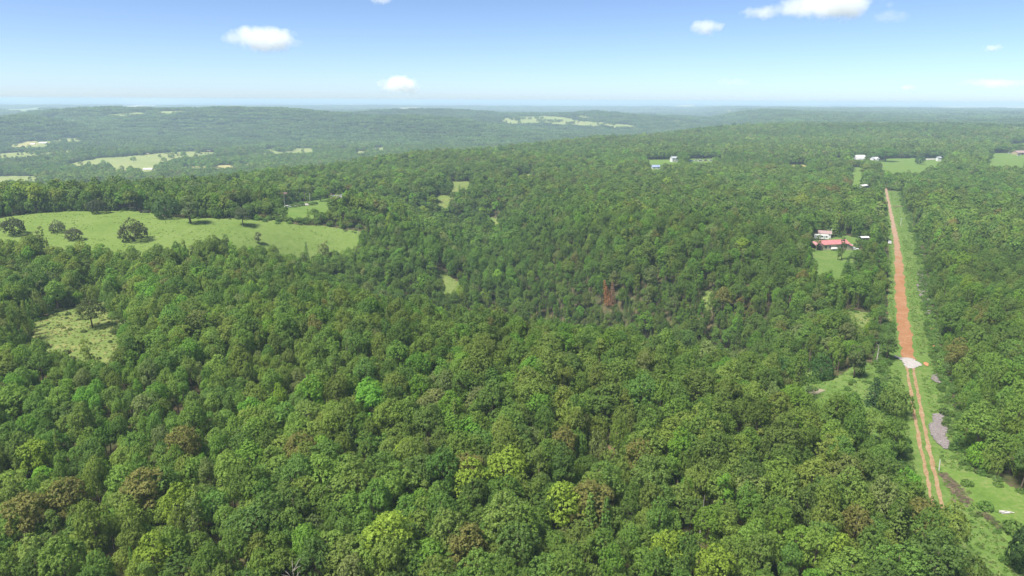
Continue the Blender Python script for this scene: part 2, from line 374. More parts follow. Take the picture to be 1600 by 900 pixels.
# valley and far fields, plus one sunlit scrub patch painted pale
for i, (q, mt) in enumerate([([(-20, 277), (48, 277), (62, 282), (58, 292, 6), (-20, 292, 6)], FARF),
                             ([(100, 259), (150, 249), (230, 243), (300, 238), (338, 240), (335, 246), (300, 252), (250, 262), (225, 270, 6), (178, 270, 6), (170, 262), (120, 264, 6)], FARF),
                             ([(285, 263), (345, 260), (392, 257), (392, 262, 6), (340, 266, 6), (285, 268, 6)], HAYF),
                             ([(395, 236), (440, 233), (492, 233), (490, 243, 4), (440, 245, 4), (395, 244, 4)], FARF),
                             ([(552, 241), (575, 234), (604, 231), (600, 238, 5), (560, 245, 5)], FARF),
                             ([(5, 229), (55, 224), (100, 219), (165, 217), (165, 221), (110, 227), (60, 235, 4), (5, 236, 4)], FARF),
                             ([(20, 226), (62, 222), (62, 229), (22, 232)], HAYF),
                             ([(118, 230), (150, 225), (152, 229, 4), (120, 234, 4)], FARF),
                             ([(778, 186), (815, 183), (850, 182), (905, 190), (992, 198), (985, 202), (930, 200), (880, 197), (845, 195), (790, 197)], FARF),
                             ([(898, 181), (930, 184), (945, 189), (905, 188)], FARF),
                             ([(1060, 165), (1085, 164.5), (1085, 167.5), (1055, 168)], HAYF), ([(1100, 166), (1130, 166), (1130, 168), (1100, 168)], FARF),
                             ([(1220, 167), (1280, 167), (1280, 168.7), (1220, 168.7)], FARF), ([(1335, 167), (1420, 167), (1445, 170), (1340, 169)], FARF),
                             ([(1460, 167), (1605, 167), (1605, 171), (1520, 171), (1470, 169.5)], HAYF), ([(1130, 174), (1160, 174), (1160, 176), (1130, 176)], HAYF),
                             ([(1045, 189), (1080, 187), (1078, 191), (1045, 193)], FARF), ([(240, 175), (285, 174), (280, 181), (245, 182)], FARF), ([(-20, 243), (60, 238), (130, 236), (120, 243), (50, 250, 4), (-20, 252, 4)], FARF),  # last patch here: sunlight on valley scrub, painted as pale ground colour
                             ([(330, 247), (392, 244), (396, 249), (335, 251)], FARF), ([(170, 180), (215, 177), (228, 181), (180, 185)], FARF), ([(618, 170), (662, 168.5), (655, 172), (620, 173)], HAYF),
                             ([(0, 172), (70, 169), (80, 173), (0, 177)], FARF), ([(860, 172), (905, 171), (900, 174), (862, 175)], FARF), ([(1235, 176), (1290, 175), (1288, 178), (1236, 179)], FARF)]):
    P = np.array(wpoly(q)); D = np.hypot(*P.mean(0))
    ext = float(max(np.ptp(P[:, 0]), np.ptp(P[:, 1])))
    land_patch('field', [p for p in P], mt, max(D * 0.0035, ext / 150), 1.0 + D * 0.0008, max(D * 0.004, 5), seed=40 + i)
QUAR = mat_ground('quarry_rock', [(0.3, (0.42, 0.36, 0.3)), (0.6, (0.62, 0.55, 0.48)), (0.7, (0.3, 0.3, 0.2))], 0.01, 0.05, 0.0)
P = wpoly([(185, 168), (200, 166.5), (250, 164.5), (298, 166), (298, 167.5), (240, 168), (205, 171)])
D = float(np.hypot(*np.array(P).mean(0)))
land_patch('quarry', P, QUAR, 40, 6, 40, seed=70)

# ------------------------------------------------------------------ road and its grassy corridor
def road_xy(t, s): return ROAD_P + ROAD_D * t + ROAD_N * (s + bend(t))
def strip(name, t0, t1, s0, s1, mat, off, wob=0.5, step=1.2, seed=0, wl=6.0, nseg=4):
    ts = np.arange(t0, t1 + step, step)
    a = s0 + wob * (fbm(ts / wl, ts * 0 + seed, seed) - 0.5) * 2 if np.isscalar(s0) else np.interp(ts, s0[0], s0[1]) + wob * (fbm(ts / wl, ts * 0 + seed, seed) - 0.5) * 2
    b = s1 + wob * (fbm(ts / wl, ts * 0 + seed + 9, seed + 5) - 0.5) * 2 if np.isscalar(s1) else np.interp(ts, s1[0], s1[1]) + wob * (fbm(ts / wl, ts * 0 + seed + 9, seed + 5) - 0.5) * 2
    fr = np.linspace(0, 1, nseg + 1)
    S = a[:, None] * (1 - fr) + b[:, None] * fr + bend(ts)[:, None]
    X = ROAD_P[0] + ROAD_D[0] * ts[:, None] + ROAD_N[0] * S; Y = ROAD_P[1] + ROAD_D[1] * ts[:, None] + ROAD_N[1] * S
    Z = terrain(X, Y) + off
    id_ = np.arange(X.size).reshape(X.shape)
    f = np.stack([id_[:-1, :-1], id_[:-1, 1:], id_[1:, 1:], id_[1:, :-1]], -1).reshape(-1, 4)
    return mesh_np(name, np.stack([X, Y, Z], -1).reshape(-1, 3), f, [mat], smooth=True)
RED = mat_ground('red_dirt', [(0.3, (0.27, 0.115, 0.052)), (0.5, (0.37, 0.175, 0.088)), (0.7, (0.43, 0.24, 0.14))], 0.25, 1.6, 0.5, 0.12)
RUT = mat_ground('track_dirt', [(0.3, (0.16, 0.11, 0.055)), (0.48, (0.235, 0.155, 0.085)), (0.68, (0.31, 0.235, 0.16))], 0.3, 1.8, 0.5, 0.1)
WGR = mat_ground('white_gravel', [(0.3, (0.2, 0.18, 0.16)), (0.5, (0.31, 0.29, 0.275)), (0.7, (0.42, 0.4, 0.385))], 0.6, 4.0, 0.5, 0.08)
tW = 89.0                                             # where the white gravel patch lies along the road
COR_R = ([-60, -25, 12, 22, 40, 75, 150, 210, 282, 620], [30, 30, 14, 9, 8.8, 10, 10.5, 11.5, 12.3, 12.8])
COR_L = ([-60, -20, -8, 5, 40, 90, 130, 250, 620], [3.0, 1.0, -0.8, -5.0, -7.5, -8.0, -5.5, -4.6, -4.2])
tag(link('grass_verge', strip('grass_verge', -60, 618, COR_L, COR_R, MEADOW, 0.12, 1.0, 2.0, 3, nseg=10)), kind='structure')
RW = [0, 140, 250, 320, 420, 640]
def mat_road():
    m = mat_ground('road_dirt', [(0.3, (0.19, 0.09, 0.042)), (0.5, (0.245, 0.125, 0.062)), (0.68, (0.3, 0.19, 0.115))], 0.18, 1.3, 0.6, 0.15)
    n = m.node_tree; d = [q for q in n.nodes if q.type == 'BSDF_DIFFUSE'][0]; src = d.inputs['Color'].links[0].from_socket
    g = n.nodes.new('ShaderNodeNewGeometry'); no = n.nodes.new('ShaderNodeTexNoise'); no.inputs['Scale'].default_value = 0.12; no.inputs['Detail'].default_value = 5
    n.links.new(g.outputs['Position'], no.inputs['Vector'])
    sp = n.nodes.new('ShaderNodeSeparateXYZ'); n.links.new(g.outputs['Position'], sp.inputs[0])
    ad = n.nodes.new('ShaderNodeMath'); ad.operation = 'MULTIPLY_ADD'; ad.inputs[1].default_value = 260; n.links.new(no.outputs['Fac'], ad.inputs[0]); n.links.new(sp.outputs['Y'], ad.inputs[2])
    mr = n.nodes.new('ShaderNodeMapRange'); mr.inputs['From Min'].default_value = 440; mr.inputs['From Max'].default_value = 600; n.links.new(ad.outputs[0], mr.inputs['Value'])
    mx = n.nodes.new('ShaderNodeMixRGB'); mx.inputs['Color2'].default_value = (0.27, 0.19, 0.135, 1)
    n.links.new(mr.outputs[0], mx.inputs['Fac']); n.links.new(src, mx.inputs['Color1']); n.links.new(mx.outputs[0], d.inputs['Color'])
    return m
road = tag(link('road', strip('road', tW + 4, 640, (RW, [-2.0, -2.1, -2.0, -1.5, -1.3, -1.1]), (RW, [1.9, 2.1, 2.0, 1.4, 1.2, 1.0]), mat_road(), 0.22, 0.9, 1.0, 5, 4.0)), kind='structure')
track = tag(link('dirt_track', strip('dirt_track', -7, tW + 2, -1.35, -0.5, RUT, 0.24, 0.35, 0.7, 6, 2.5, 2)), kind='structure')
link('wheel_rut', strip('wheel_rut', -7, tW + 2, 0.4, 1.3, RUT, 0.24, 0.35, 0.7, 7, 2.5, 2), track)
link('wheel_rut', strip('wheel_rut', -7, -3, -0.7, 0.62, RUT, 0.235, 0.3, 0.8, 8, 3.0, 2), track)
land_patch('gravel_patch', [road_xy(tW + a, b) for a, b in [(5, -3.9), (3.5, -2.2), (4.5, -0.5), (4, 1.6), (2.0, 2.5), (-1.0, 3.4), (-3.5, 1.9), (-6, 0.9), (-7, -0.3), (-4, -1.4), (0, -2.4), (2.5, -4.2)]],
           WGR, 0.35, 0.3, 0.5, seed=80, clear=False)
for i, (a, b, r) in enumerate([(133, 8.6, 2.0), (90, 5.0, 1.0), (140, -4.6, 0.8), (112, 8, 0.6)]):
    land_patch('bare_soil', [road_xy(a + r * 2.2 * math.sin(k), b + r * 0.8 * math.cos(k)) for k in np.linspace(0, 6.0, 9)], RED, 0.4, 0.3, 0.8, False, 90 + i)
GREY = mat_ground('grey_rubble', [(0.3, (0.12, 0.1, 0.097)), (0.5, (0.18, 0.157, 0.153)), (0.7, (0.25, 0.22, 0.215))], 0.6, 3.0, 0.9, 0.3)
GPILE = wpoly([(1456, 648), (1473, 648), (1474, 662), (1481, 676), (1475, 683), (1490, 702), (1476, 703), (1463, 694), (1455, 680), (1452, 668), (1458, 660)])
land_patch('rubble_bed', GPILE, GREY, 0.4, 0.35, 0.6, False, 95)
for q in ([(1436, 422), (1444, 430), (1452, 470), (1456, 492), (1448, 490), (1440, 470), (1434, 450)], [(1460, 582), (1470, 598), (1464, 600), (1456, 588)]):
    land_patch('rubble_bed', wpoly(q), GREY, 0.6, 0.35, 1.0, False, 97)
LAWNP = wpoly([(1466, 728), (1500, 738), (1548, 750), (1625, 782), (1700, 830), (1700, 960), (1625, 960), (1585, 860), (1560, 820), (1520, 785), (1480, 752)])
land_patch('lawn', LAWNP, LAWN, 0.7, 0.32, 1.0, seed=98)
land_patch('roadside_glade', wpoly([(1240, 584), (1262, 582), (1300, 592), (1325, 580), (1350, 566), (1385, 580), (1412, 600), (1416, 668, 4), (1370, 664, 5), (1345, 655, 6), (1300, 642, 6), (1252, 618, 6)]), MEADOW, 0.8, 0.3, 1.5, seed=99)
land_patch('pale_rock', wpoly([(1268, 615), (1280, 608), (1295, 611), (1286, 616), (1274, 620)]),
           mat_ground('pale_rock', [(0.4, (0.11, 0.16, 0.045)), (0.5, (0.24, 0.2, 0.15)), (0.7, (0.36, 0.29, 0.24))], 0.8, 2.5, 0.6, 0.2), 0.35, 0.4, 1.6, False, 101)
def blocked_road(x, y):
    t, s = road_ts(x, y); return (t > -75) & (t < 660) & (s > -8) & (s < 22)
def in_clear(x, y, pad=0.0):
    c = np.zeros(np.shape(x), bool)
    wx = x + 3 * (fbm(x / 9, y / 9, 61) - 0.5); wy = y + 3 * (fbm(x / 9, y / 9, 67) - 0.5)
    for p in CLEAR:
        P = np.array(p); lo = P.min(0) - 5; hi = P.max(0) + 5
        b = (x > lo[0]) & (x < hi[0]) & (y > lo[1]) & (y < hi[1])
        if b.any():
            k = np.nonzero(b)[0]; c[k] |= inpoly(wx[k], wy[k], p)
    t, s = road_ts(x, y)
    L = np.interp(t, *COR_L) - 1.8; R = np.interp(t, *COR_R) + 1.5
    c |= (t > -75) & (t < 622) & (s > L) & (s < R)
    c |= (t >= 622) & (t < 660) & (np.abs(s) < 3)
    return c

# ------------------------------------------------------------------ tree shapes
def leaf_quads(C, N, size, asp, r, droop=0.12):
    n = len(C)
    rnd = r.normal(size=(n, 3)); T = rnd - (rnd * N).sum(1, keepdims=True) * N
    T /= np.linalg.norm(T, axis=1, keepdims=True) + 1e-9; B = np.cross(N, T)
    a = (size * r.uniform(0.7, 1.3, n))[:, None] * 0.5; b = a * asp
    V = np.stack([C - T * a, C - B * b - N * a * droop * 2, C + T * a, C + B * b - N * a * droop * 2], 1)
    return V.reshape(-1, 3), np.arange(n * 4).reshape(n, 4)
def unit(v): return v / (np.linalg.norm(v, axis=1, keepdims=True) + 1e-9)
def lobes_for(kind, r):
    """(centre, radius) of the boughs that make up a crown; tree about 13 m tall."""
    L = []
    if kind == 'broad':
        L.append((r.normal(0, 0.35, 3) * (1, 1, 0.4) + (0, 0, 11.0), r.uniform(1.5, 2.0)))
        n = r.integers(5, 7); a0 = r.uniform(0, 6.28)
        for k in range(n):
            a = a0 + k * 6.283 / n + r.normal(0, 0.2); q = r.uniform(1.6, 2.3)
            L.append((np.array([math.cos(a) * q, math.sin(a) * q, r.uniform(8.6, 10.4)]), r.uniform(1.25, 1.75)))
        n = r.integers(5, 8); a0 = r.uniform(0, 6.28)
        for k in range(n):
            a = a0 + k * 6.283 / n + r.normal(0, 0.25); q = r.uniform(2.1, 2.9)
            L.append((np.array([math.cos(a) * q, math.sin(a) * q, r.uniform(5.8, 7.6)]), r.uniform(1.1, 1.5)))
    elif kind == 'tall':
        for z in np.arange(5.0, 13.5, 1.25):
            w = 1.75 * math.sin(min(1, (14.8 - z) / 6.0) * 1.57) * (0.75 if z < 6 else 1)
            for k in range(2 if z < 12.4 else 1):
                a = r.uniform(0, 6.28); q = w * r.uniform(0.4, 0.9)
                L.append((np.array([math.cos(a) * q, math.sin(a) * q, z + r.normal(0, 0.4)]), r.uniform(0.8, 1.2)))
    elif kind == 'bush':
        L.append((np.array([0, 0, 3.0]), 2.4))
        n = 7
        for k in range(n):
            a = k * 6.283 / n + r.normal(0, 0.2); q = r.uniform(1.6, 2.6)
            L.append((np.array([math.cos(a) * q, math.sin(a) * q, r.uniform(1.4, 3.2)]), r.uniform(1.2, 1.7)))
    return L
def crown(kind, lod, seed):
    r = np.random.default_rng(seed)
    if kind == 'cone':
        Cs, Ns = [], []
        nl = {0: 13, 1: 9, 2: 5}[lod]; per = {0: 95, 1: 26, 2: 12}[lod]; ls = {0: 0.5, 1: 0.95, 2: 1.7}[lod]
        for k in range(nl):
            f = k / nl; z = 1.6 + 11.4 * f; R = 2.3 * (1 - f) ** 0.8 + 0.25
            m = max(int(per * (0.35 + 0.9 * (1 - f))), 4)
            a = r.uniform(0, 6.28, m); nb = 7; a = np.round(a / 6.283 * nb) / nb * 6.283 + r.normal(0, 0.2, m) + k * 0.7
            q = R * np.sqrt(r.uniform(0.12, 1.0, m)) * (1 + 0.2 * np.sin(a * 5 + k))
            Cs.append(np.stack([np.cos(a) * q, np.sin(a) * q, z + 0.75 - 0.42 * q + r.normal(0, 0.2, m)], -1))
            Ns.append(unit(np.stack([np.cos(a) * 0.8, np.sin(a) * 0.8, 0.75 + 0 * a], -1) + r.normal(0, 0.3, (m, 3))))
        C = np.concatenate(Cs); N = np.concatenate(Ns)
        V, Fc = leaf_quads(C, N, ls, 0.6, r); lv = np.clip(0.45 + r.normal(0, 0.22, len(C)), 0, 1)
        return V, Fc, lv
    L = lobes_for(kind, r)
    Lc = np.array([c for c, _ in L]); Lr = np.array([q for _, q in L])
    mid = np.array([0, 0, Lc[:, 2].mean() - 1.2])
    ncl, nlf, ls, crad = {0: (18, 17, 0.39, 0.58), 1: (8, 7, 0.98, 0.7), 2: (4, 4, 1.75, 0.8)}[lod]
    if kind == 'tall' and lod == 0: ncl, nlf = 13, 20
    Cs, Ns, lvs = [], [], []
    for i in range(len(L)):
        m = max(int(ncl * (Lr[i] / 1.45) ** 2 * 1.45), 2)
        out = unit((Lc[i] - mid)[None])[0]
        d = unit(r.normal(size=(m * 3, 3)) + out * 0.7 + (0, 0, 0.55))
        # keep directions apart so that clumps cover the bough evenly
        keep = [0]
        for q in range(1, len(d)):
            if len(keep) >= m: break
            if np.max(d[keep] @ d[q]) < math.cos(1.25 / math.sqrt(ncl * 0.62)): keep.append(q)
        d = d[keep]
        cc = Lc[i] + d * Lr[i] * r.uniform(0.82, 1.12, (len(d), 1)) * (1, 1, 0.88)
        dist = np.linalg.norm(cc[:, None] - Lc[None], axis=2) / Lr[None]; dist[:, i] = 9
        ok = dist.min(1) > 0.72
        for c, dd in zip(cc[ok], d[ok]):
            rc = crad * r.uniform(0.65, 1.25)
            n = max(int(nlf * r.uniform(0.75, 1.3)), 3)
            e = unit(r.normal(size=(n, 3)) + dd * 0.9 + (0, 0, 0.6))
            Cs.append(c + e * rc * r.uniform(0.55, 1.1, (n, 1)))
            Ns.append(unit(e + dd * 0.35 + (0, 0, 0.25) + r.normal(0, 0.38, (n, 3))))
            lvs.append(np.clip(r.normal(0.5, 0.13) + r.normal(0, 0.17, n), 0, 1))
    C = np.concatenate(Cs); N = np.concatenate(Ns); lv = np.concatenate(lvs)
    V, Fc = leaf_quads(C, N, ls, 0.68, r)
    return V, Fc, lv
def trunk_bm(kind, seed, seg=6):
    r = np.random.default_rng(seed); bm = bmesh.new()
    if kind == 'cone': add_tube(bm, [(0, 0, -0.6), (0, 0, 5), (0, 0, 12.6)], [0.24, 0.17, 0.03], seg); return bm
    if kind == 'bush':
        for k in range(3):
            a = k * 2.1; add_tube(bm, [(0.1 * math.cos(a), 0.1 * math.sin(a), -0.4), (0.8 * math.cos(a), 0.8 * math.sin(a), 2.6)], [0.13, 0.05], 5)
        return bm
    b = r.normal(0, 0.25, (3, 2))
    add_tube(bm, [(0, 0, -0.7), (b[0, 0], b[0, 1], 3.5), (b[1, 0], b[1, 1], 7.0), (b[2, 0], b[2, 1], 10.8)], [0.3, 0.22, 0.15, 0.04], seg)
    L = lobes_for(kind, np.random.default_rng(seed))
    for c, q in L[1:8]:
        z0 = max(c[2] - 3.2, 2.8); add_tube(bm, [(b[0, 0], b[0, 1], z0), tuple(c * (0.5, 0.5, 1) - (0, 0, 1.3)), tuple(c)], [0.11, 0.08, 0.03], 4)
    return bm
def bm_arrays(bm):
    bmesh.ops.triangulate(bm, faces=bm.faces[:])
    bm.verts.ensure_lookup_table(); bm.verts.index_update()
    V = np.array([v.co[:] for v in bm.verts]); F = np.array([[v.index for v in f.verts] for f in bm.faces]); bm.free()
    return V, F
KINDS = [('broad', 14), ('tall', 3), ('cone', 3), ('bush', 2)]
SHAPES = []                                       # (kind, seed)
for k, n in KINDS:
    for i in range(n): SHAPES.append((k, 100 * len(SHAPES) + 5))
KIDX = {k: [i for i, s in enumerate(SHAPES) if s[0] == k] for k, _ in KINDS}
CROWN_ME, TRUNK_ME = {}, {}
for i, (k, sd) in enumerate(SHAPES):
    V, Fc, lv = crown(k, 0, sd)
    CROWN_ME[i] = mesh_np('crown', V, Fc, [M_LEAF], leafvar=lv)
    tv, tf = bm_arrays(trunk_bm(k, sd))
    TRUNK_ME[i] = mesh_np('trunk', tv, tf, [M_BARK])
def whole_tree(i, lod):
    k, sd = SHAPES[i]
    V, Fc, lv = crown(k, lod, sd)
    if lod == 2: tv = np.array([(-.2, 0, -1), (.2, 0, -1), (0.05, 0, 8), (-.05, 0, 8), (0, -.2, -1), (0, .2, -1), (0, .05, 8), (0, -.05, 8)]); tq = np.array([[0, 1, 2, 3], [4, 5, 6, 7]])
    else:
        tv, tf = bm_arrays(trunk_bm(k, sd, 5)); tq = None
    if tq is None: tq = np.concatenate([tf, tf[:, 2:3]], 1); bad = True
    else: bad = False
    me = bpy.data.meshes.new('tree_shape')
    nv = len(V); verts = np.concatenate([V, tv])
    faces = [tuple(f) for f in Fc] + [tuple(f[:3] + nv) if bad else tuple(f + nv) for f in tq]
    me.from_pydata([tuple(v) for v in verts], [], faces)
    me.materials.append(M_LEAF); me.materials.append(M_BARK)
    me.polygons.foreach_set('material_index', np.array([0] * len(Fc) + [1] * len(tq), np.int32))
    a = me.attributes.new('leafvar', 'FLOAT', 'FACE'); a.data.foreach_set('value', np.concatenate([lv, np.full(len(tq), .5)]).astype(np.float32))
    return me
def proto_collection(name, meshes):
    c = bpy.data.collections.new(name)
    for i, me in enumerate(meshes): c.objects.link(bpy.data.objects.new('%s_%03d' % (name, i), me))
    return c
NS = len(SHAPES)
PC = {l: proto_collection('tree_shapes_%d' % l, [whole_tree(i, l) for i in range(NS)]) for l in (0, 1, 2)}
def grove_mesh(seed):
    r = np.random.default_rng(seed); Vs, Fs, ls = [], [], []; off = 0
    R = 26.0; m = 30; Cs, Ns, lv = [], [], []
    g = np.arange(-5, 6) * 6.6; A, B = np.meshgrid(g, g); P = np.stack([A.ravel(), B.ravel()], -1) + r.normal(0, 1.7, (121, 2))
    P = P[np.hypot(P[:, 0], P[:, 1]) < R]
    for p in P:
        h = r.uniform(9.5, 14.5); w = r.uniform(3.0, 4.4); k = 13
        e = unit(r.normal(size=(k, 3)) + (0, 0, 0.9)); e[:, 2] = np.abs(e[:, 2])
        Cs.append(np.array([p[0], p[1], h - w]) + e * w * (1, 1, 1.0)); Ns.append(unit(e + r.normal(0, 0.3, (k, 3))))
        lv.append(np.clip(r.normal(0.5, 0.2) + r.normal(0, 0.08, k), 0, 1))
    C = np.concatenate(Cs); N = np.concatenate(Ns)
    V, Fc = leaf_quads(C, N, 3.5, 0.85, r); return mesh_np('grove', V, Fc, [M_LEAF], leafvar=np.concatenate(lv))
PG = proto_collection('grove_shapes', [grove_mesh(900 + i) for i in range(6)])

def scatter(name, P, idx, rot, scl, tint, coll, label=None, kind='stuff'):
    me = bpy.data.meshes.new(name); n = len(P)
    me.vertices.add(n); me.vertices.foreach_set('co', np.asarray(P, np.float32).ravel())
    for an, ty, dat, key in (('idx', 'INT', np.asarray(idx, np.int32), 'value'), ('rotz', 'FLOAT_VECTOR', np.asarray(rot, np.float32), 'vector'),
                             ('scl', 'FLOAT_VECTOR', np.asarray(scl, np.float32), 'vector'), ('tint', 'FLOAT_VECTOR', np.asarray(tint, np.float32), 'vector')):
        a = me.attributes.new(an, ty, 'POINT'); a.data.foreach_set(key, dat.ravel())
    o = link(name, me); tag(o, label, None, None, kind)
    ng = bpy.data.node_groups.new(name + '_scatter', 'GeometryNodeTree')
    ng.interface.new_socket('Geometry', in_out='INPUT', socket_type='NodeSocketGeometry')
    ng.interface.new_socket('Geometry', in_out='OUTPUT', socket_type='NodeSocketGeometry')
    gi = ng.nodes.new('NodeGroupInput'); go = ng.nodes.new('NodeGroupOutput')
    ci = ng.nodes.new('GeometryNodeCollectionInfo'); ci.inputs['Collection'].default_value = coll
    ci.inputs['Separate Children'].default_value = True; ci.inputs['Reset Children'].default_value = True
    ip = ng.nodes.new('GeometryNodeInstanceOnPoints'); ip.inputs['Pick Instance'].default_value = True
    def na(nm, ty):
        q = ng.nodes.new('GeometryNodeInputNamedAttribute'); q.data_type = ty; q.inputs['Name'].default_value = nm
        return [s for s in q.outputs if s.enabled and s.name == 'Attribute'][0]
    ng.links.new(gi.outputs[0], ip.inputs['Points']); ng.links.new(ci.outputs[0], ip.inputs['Instance'])
    ng.links.new(na('idx', 'INT'), ip.inputs['Instance Index']); ng.links.new(na('rotz', 'FLOAT_VECTOR'), ip.inputs['Rotation'])
    ng.links.new(na('scl', 'FLOAT_VECTOR'), ip.inputs['Scale']); ng.links.new(ip.outputs[0], go.inputs[0])
    md = o.modifiers.new('scatter', 'NODES'); md.node_group = ng
    return o

# ------------------------------------------------------------------ forest: where every tree stands
TINTS = {'olive': (0.118, 0.16, 0.041), 'mid': (0.096, 0.15, 0.037), 'dark': (0.076, 0.122, 0.031), 'blue': (0.086, 0.137, 0.038),
         'fresh': (0.105, 0.185, 0.033), 'lime': (0.155, 0.212, 0.036), 'tan': (0.132, 0.128, 0.047), 'grey': (0.125, 0.15, 0.062), 'rust': (0.24, 0.115, 0.062)}
CLS = ['olive', 'mid', 'dark', 'blue', 'fresh', 'lime', 'tan', 'grey']
for c in TINTS: TINTS[c] = tuple(v * w for v, w in zip(TINTS[c], (1.4, 1.44, 1.1)))
TARR = np.array([TINTS[c] for c in CLS])
def hexpts(x0, x1, y0, y1, sp, jit):
    ny = int((y1 - y0) / (sp * 0.866)); nx = int((x1 - x0) / sp)
    A, B = np.meshgrid(np.arange(nx), np.arange(ny), indexing='ij')
    X = x0 + (A + 0.5 * (B % 2)) * sp + rng.uniform(-jit, jit, A.shape) * sp
    Y = y0 + B * sp * 0.866 + rng.uniform(-jit, jit, A.shape) * sp
    return X.ravel(), Y.ravel()
def classes(x, y):
    n = len(x); u = rng.uniform(size=n)
    dry = fbm(x / 70, y / 70, 71, 3)                       # oak on the ridges, moist wood in the draws
    rav = np.exp(-(np.minimum(polydist(x, y, RAV1), polydist(x, y, RAV2)) / 55.0) ** 2)
    ridge = np.clip(gau(x, y, -60, 170, 180, 75) + 0.5 * gau(x, y, -250, 330, 120, 60), 0, 1)
    ol = 0.16 + 0.42 * ridge + 0.5 * (dry - 0.5) - 0.25 * rav
    c = np.ones(n, int)
    c[u < 0.93] = 1; c[u < 0.62 - 0.1 * ridge] = 3
    c[u < 0.36 + 0.2 * rav - 0.15 * ridge] = 2
    v = rng.uniform(size=n)
    c[v < ol] = 0
    w = rng.uniform(size=n); gr = fbm(x / 25, y / 25, 77, 2)
    c[w < 0.08 + 0.3 * np.clip(gr - 0.62, 0, 1)] = 4
    c[(w > 0.991)] = 5; c[(w > 0.982) & (w <= 0.991)] = 6; c[(w > 0.935) & (w <= 0.982)] = 7
    return c
def in_view(x, y, deg=50): return np.abs(np.degrees(np.arctan2(x, y))) < deg
rings = []
X, Y = hexpts(-560, 560, 45, 560, 4.5, 0.35); r_ = np.hypot(X, Y); m = in_view(X, Y, 52) & (r_ < 520); rings.append((X[m], Y[m]))
X, Y = hexpts(-1700, 1700, 250, 2000, 6.0, 0.33); r_ = np.hypot(X, Y); m = in_view(X, Y, 46) & (r_ >= 520) & (r_ < 2000); rings.append((X[m], Y[m]))
TX = np.concatenate([a for a, _ in rings]); TY = np.concatenate([b for _, b in rings])
ok = ~in_clear(TX, TY)
far_ = np.hypot(TX, TY) > 850; spot = (TX < 0) & ((fbm(TX / 40, TY / 40, 131, 3) > 0.69) & (rng.uniform(size=len(TX)) < 0.5) | (rng.uniform(size=len(TX)) < 0.006))
ok |= far_ & spot & ~blocked_road(TX, TY); TX, TY = TX[ok], TY[ok]
for P in CLEAR:                                     # scattered trees on the farthest pastures
    A = np.array(P); D = np.hypot(*A.mean(0))
    if D < 1950 or D > 5500: continue
    lo, hi = A.min(0), A.max(0); q = int((hi - lo).prod() / 160); X = rng.uniform(lo[0], hi[0], q); Y = rng.uniform(lo[1], hi[1], q)
    k = inpoly(X, Y, P) & (fbm(X / 60, Y / 60, 137, 3) > 0.62); TX = np.concatenate([TX, X[k]]); TY = np.concatenate([TY, Y[k]])
LOWS = []
BLOCK = []                                           # (x, y, radius) kept free for lone trees, houses and the like

# ------------------------------------------------------------------ single trees
TREE_LABELS = []
def place_tree(name, shape, x, y, sxy, sz, rz, tint, label, cat='tree', group=None, lean=(0, 0), z=None):
    g = tz(x, y) if z is None else z
    o = empty(name, (x, y, g), rz); o.rotation_euler = (lean[0], lean[1], rz); o.scale = (sxy, sxy, sz)
    tag(o, label, cat, group)
    c = link('crown', CROWN_ME[shape], o); c['tint'] = [float(v) for v in tint]
    link('trunk', TRUNK_ME[shape], o)
    return o
BASE_H = {'broad': 13.0, 'tall': 14.4, 'cone': 13.2, 'bush': 5.4}; BASE_W = {'broad': 7.6, 'tall': 4.9, 'cone': 4.8, 'bush': 8.0}
def lone(px, py, wpx, hpx, kind, v, tint, label, name=None, lean=(0, 0), group=None):
    x, y = W(px, py); g = tz(x, y)
    d = float(project(np.array(x), np.array(y), np.array(g))[2]); m = d / F_PX
    sxy = wpx * m / BASE_W[kind]; sz = hpx * m / BASE_H[kind] * 1.08
    BLOCK.append((x, y, wpx * m * 0.5 + 2.5))
    t = np.array(TINTS[tint]) if isinstance(tint, str) else np.array(tint) * 1.2
    i = KIDX[kind][v % len(KIDX[kind])]
    return place_tree(name or {'cone': 'cedar_tree', 'bush': 'broad_bush'}.get(kind, 'oak_tree'), i, x, y, sxy, sz, px * 0.37, t, label, 'tree' if kind != 'bush' else 'bush', group, lean)
PG_ = 'lone trees on the hill pasture'
lone(22, 368, 36, 26, 'bush', 0, (0.062, 0.078, 0.03), 'dark rounded oak at the left edge of the hill pasture', 'oak_tree', group=PG_)
lone(90, 364, 23, 19, 'bush', 1, (0.105, 0.125, 0.065), 'small grey-green round tree in the middle of the hill pasture', 'oak_tree', group=PG_)
lone(117, 376, 25, 19, 'bush', 0, (0.085, 0.095, 0.05), 'small dusky round tree just below the grey-green one on the pasture', 'oak_tree', group=PG_)
lone(209, 377, 43, 33, 'bush', 1, (0.07, 0.082, 0.032), 'largest dark round oak standing on the hill pasture', 'oak_tree', group=PG_)
lone(153, 334, 28, 21, 'bush', 0, (0.05, 0.066, 0.028), 'dark dome-shaped tree at the back edge of the hill pasture', 'oak_tree', group=PG_)
lone(299, 350, 30, 44, 'tall', 2, (0.12, 0.165, 0.06), 'tall pale-green tree standing out from the wood behind the pasture', group=PG_)
lone(381, 353, 23, 27, 'broad', 4, (0.085, 0.11, 0.05), 'small grey-green umbrella tree on the right part of the pasture', group=PG_)
lone(405, 381, 13, 18, 'tall', 1, (0.09, 0.1, 0.055), 'thin greyish young tree at the near edge of the pasture', group=PG_)
lone(247, 393, 17, 12, 'bush', 1, 'dark', 'little dark bush at the near pasture edge below the big round oak')
lone(262, 341, 44, 36, 'bush', 1, (0.062, 0.115, 0.03), 'big green round tree at the back corner of the pasture fence line', group=PG_)
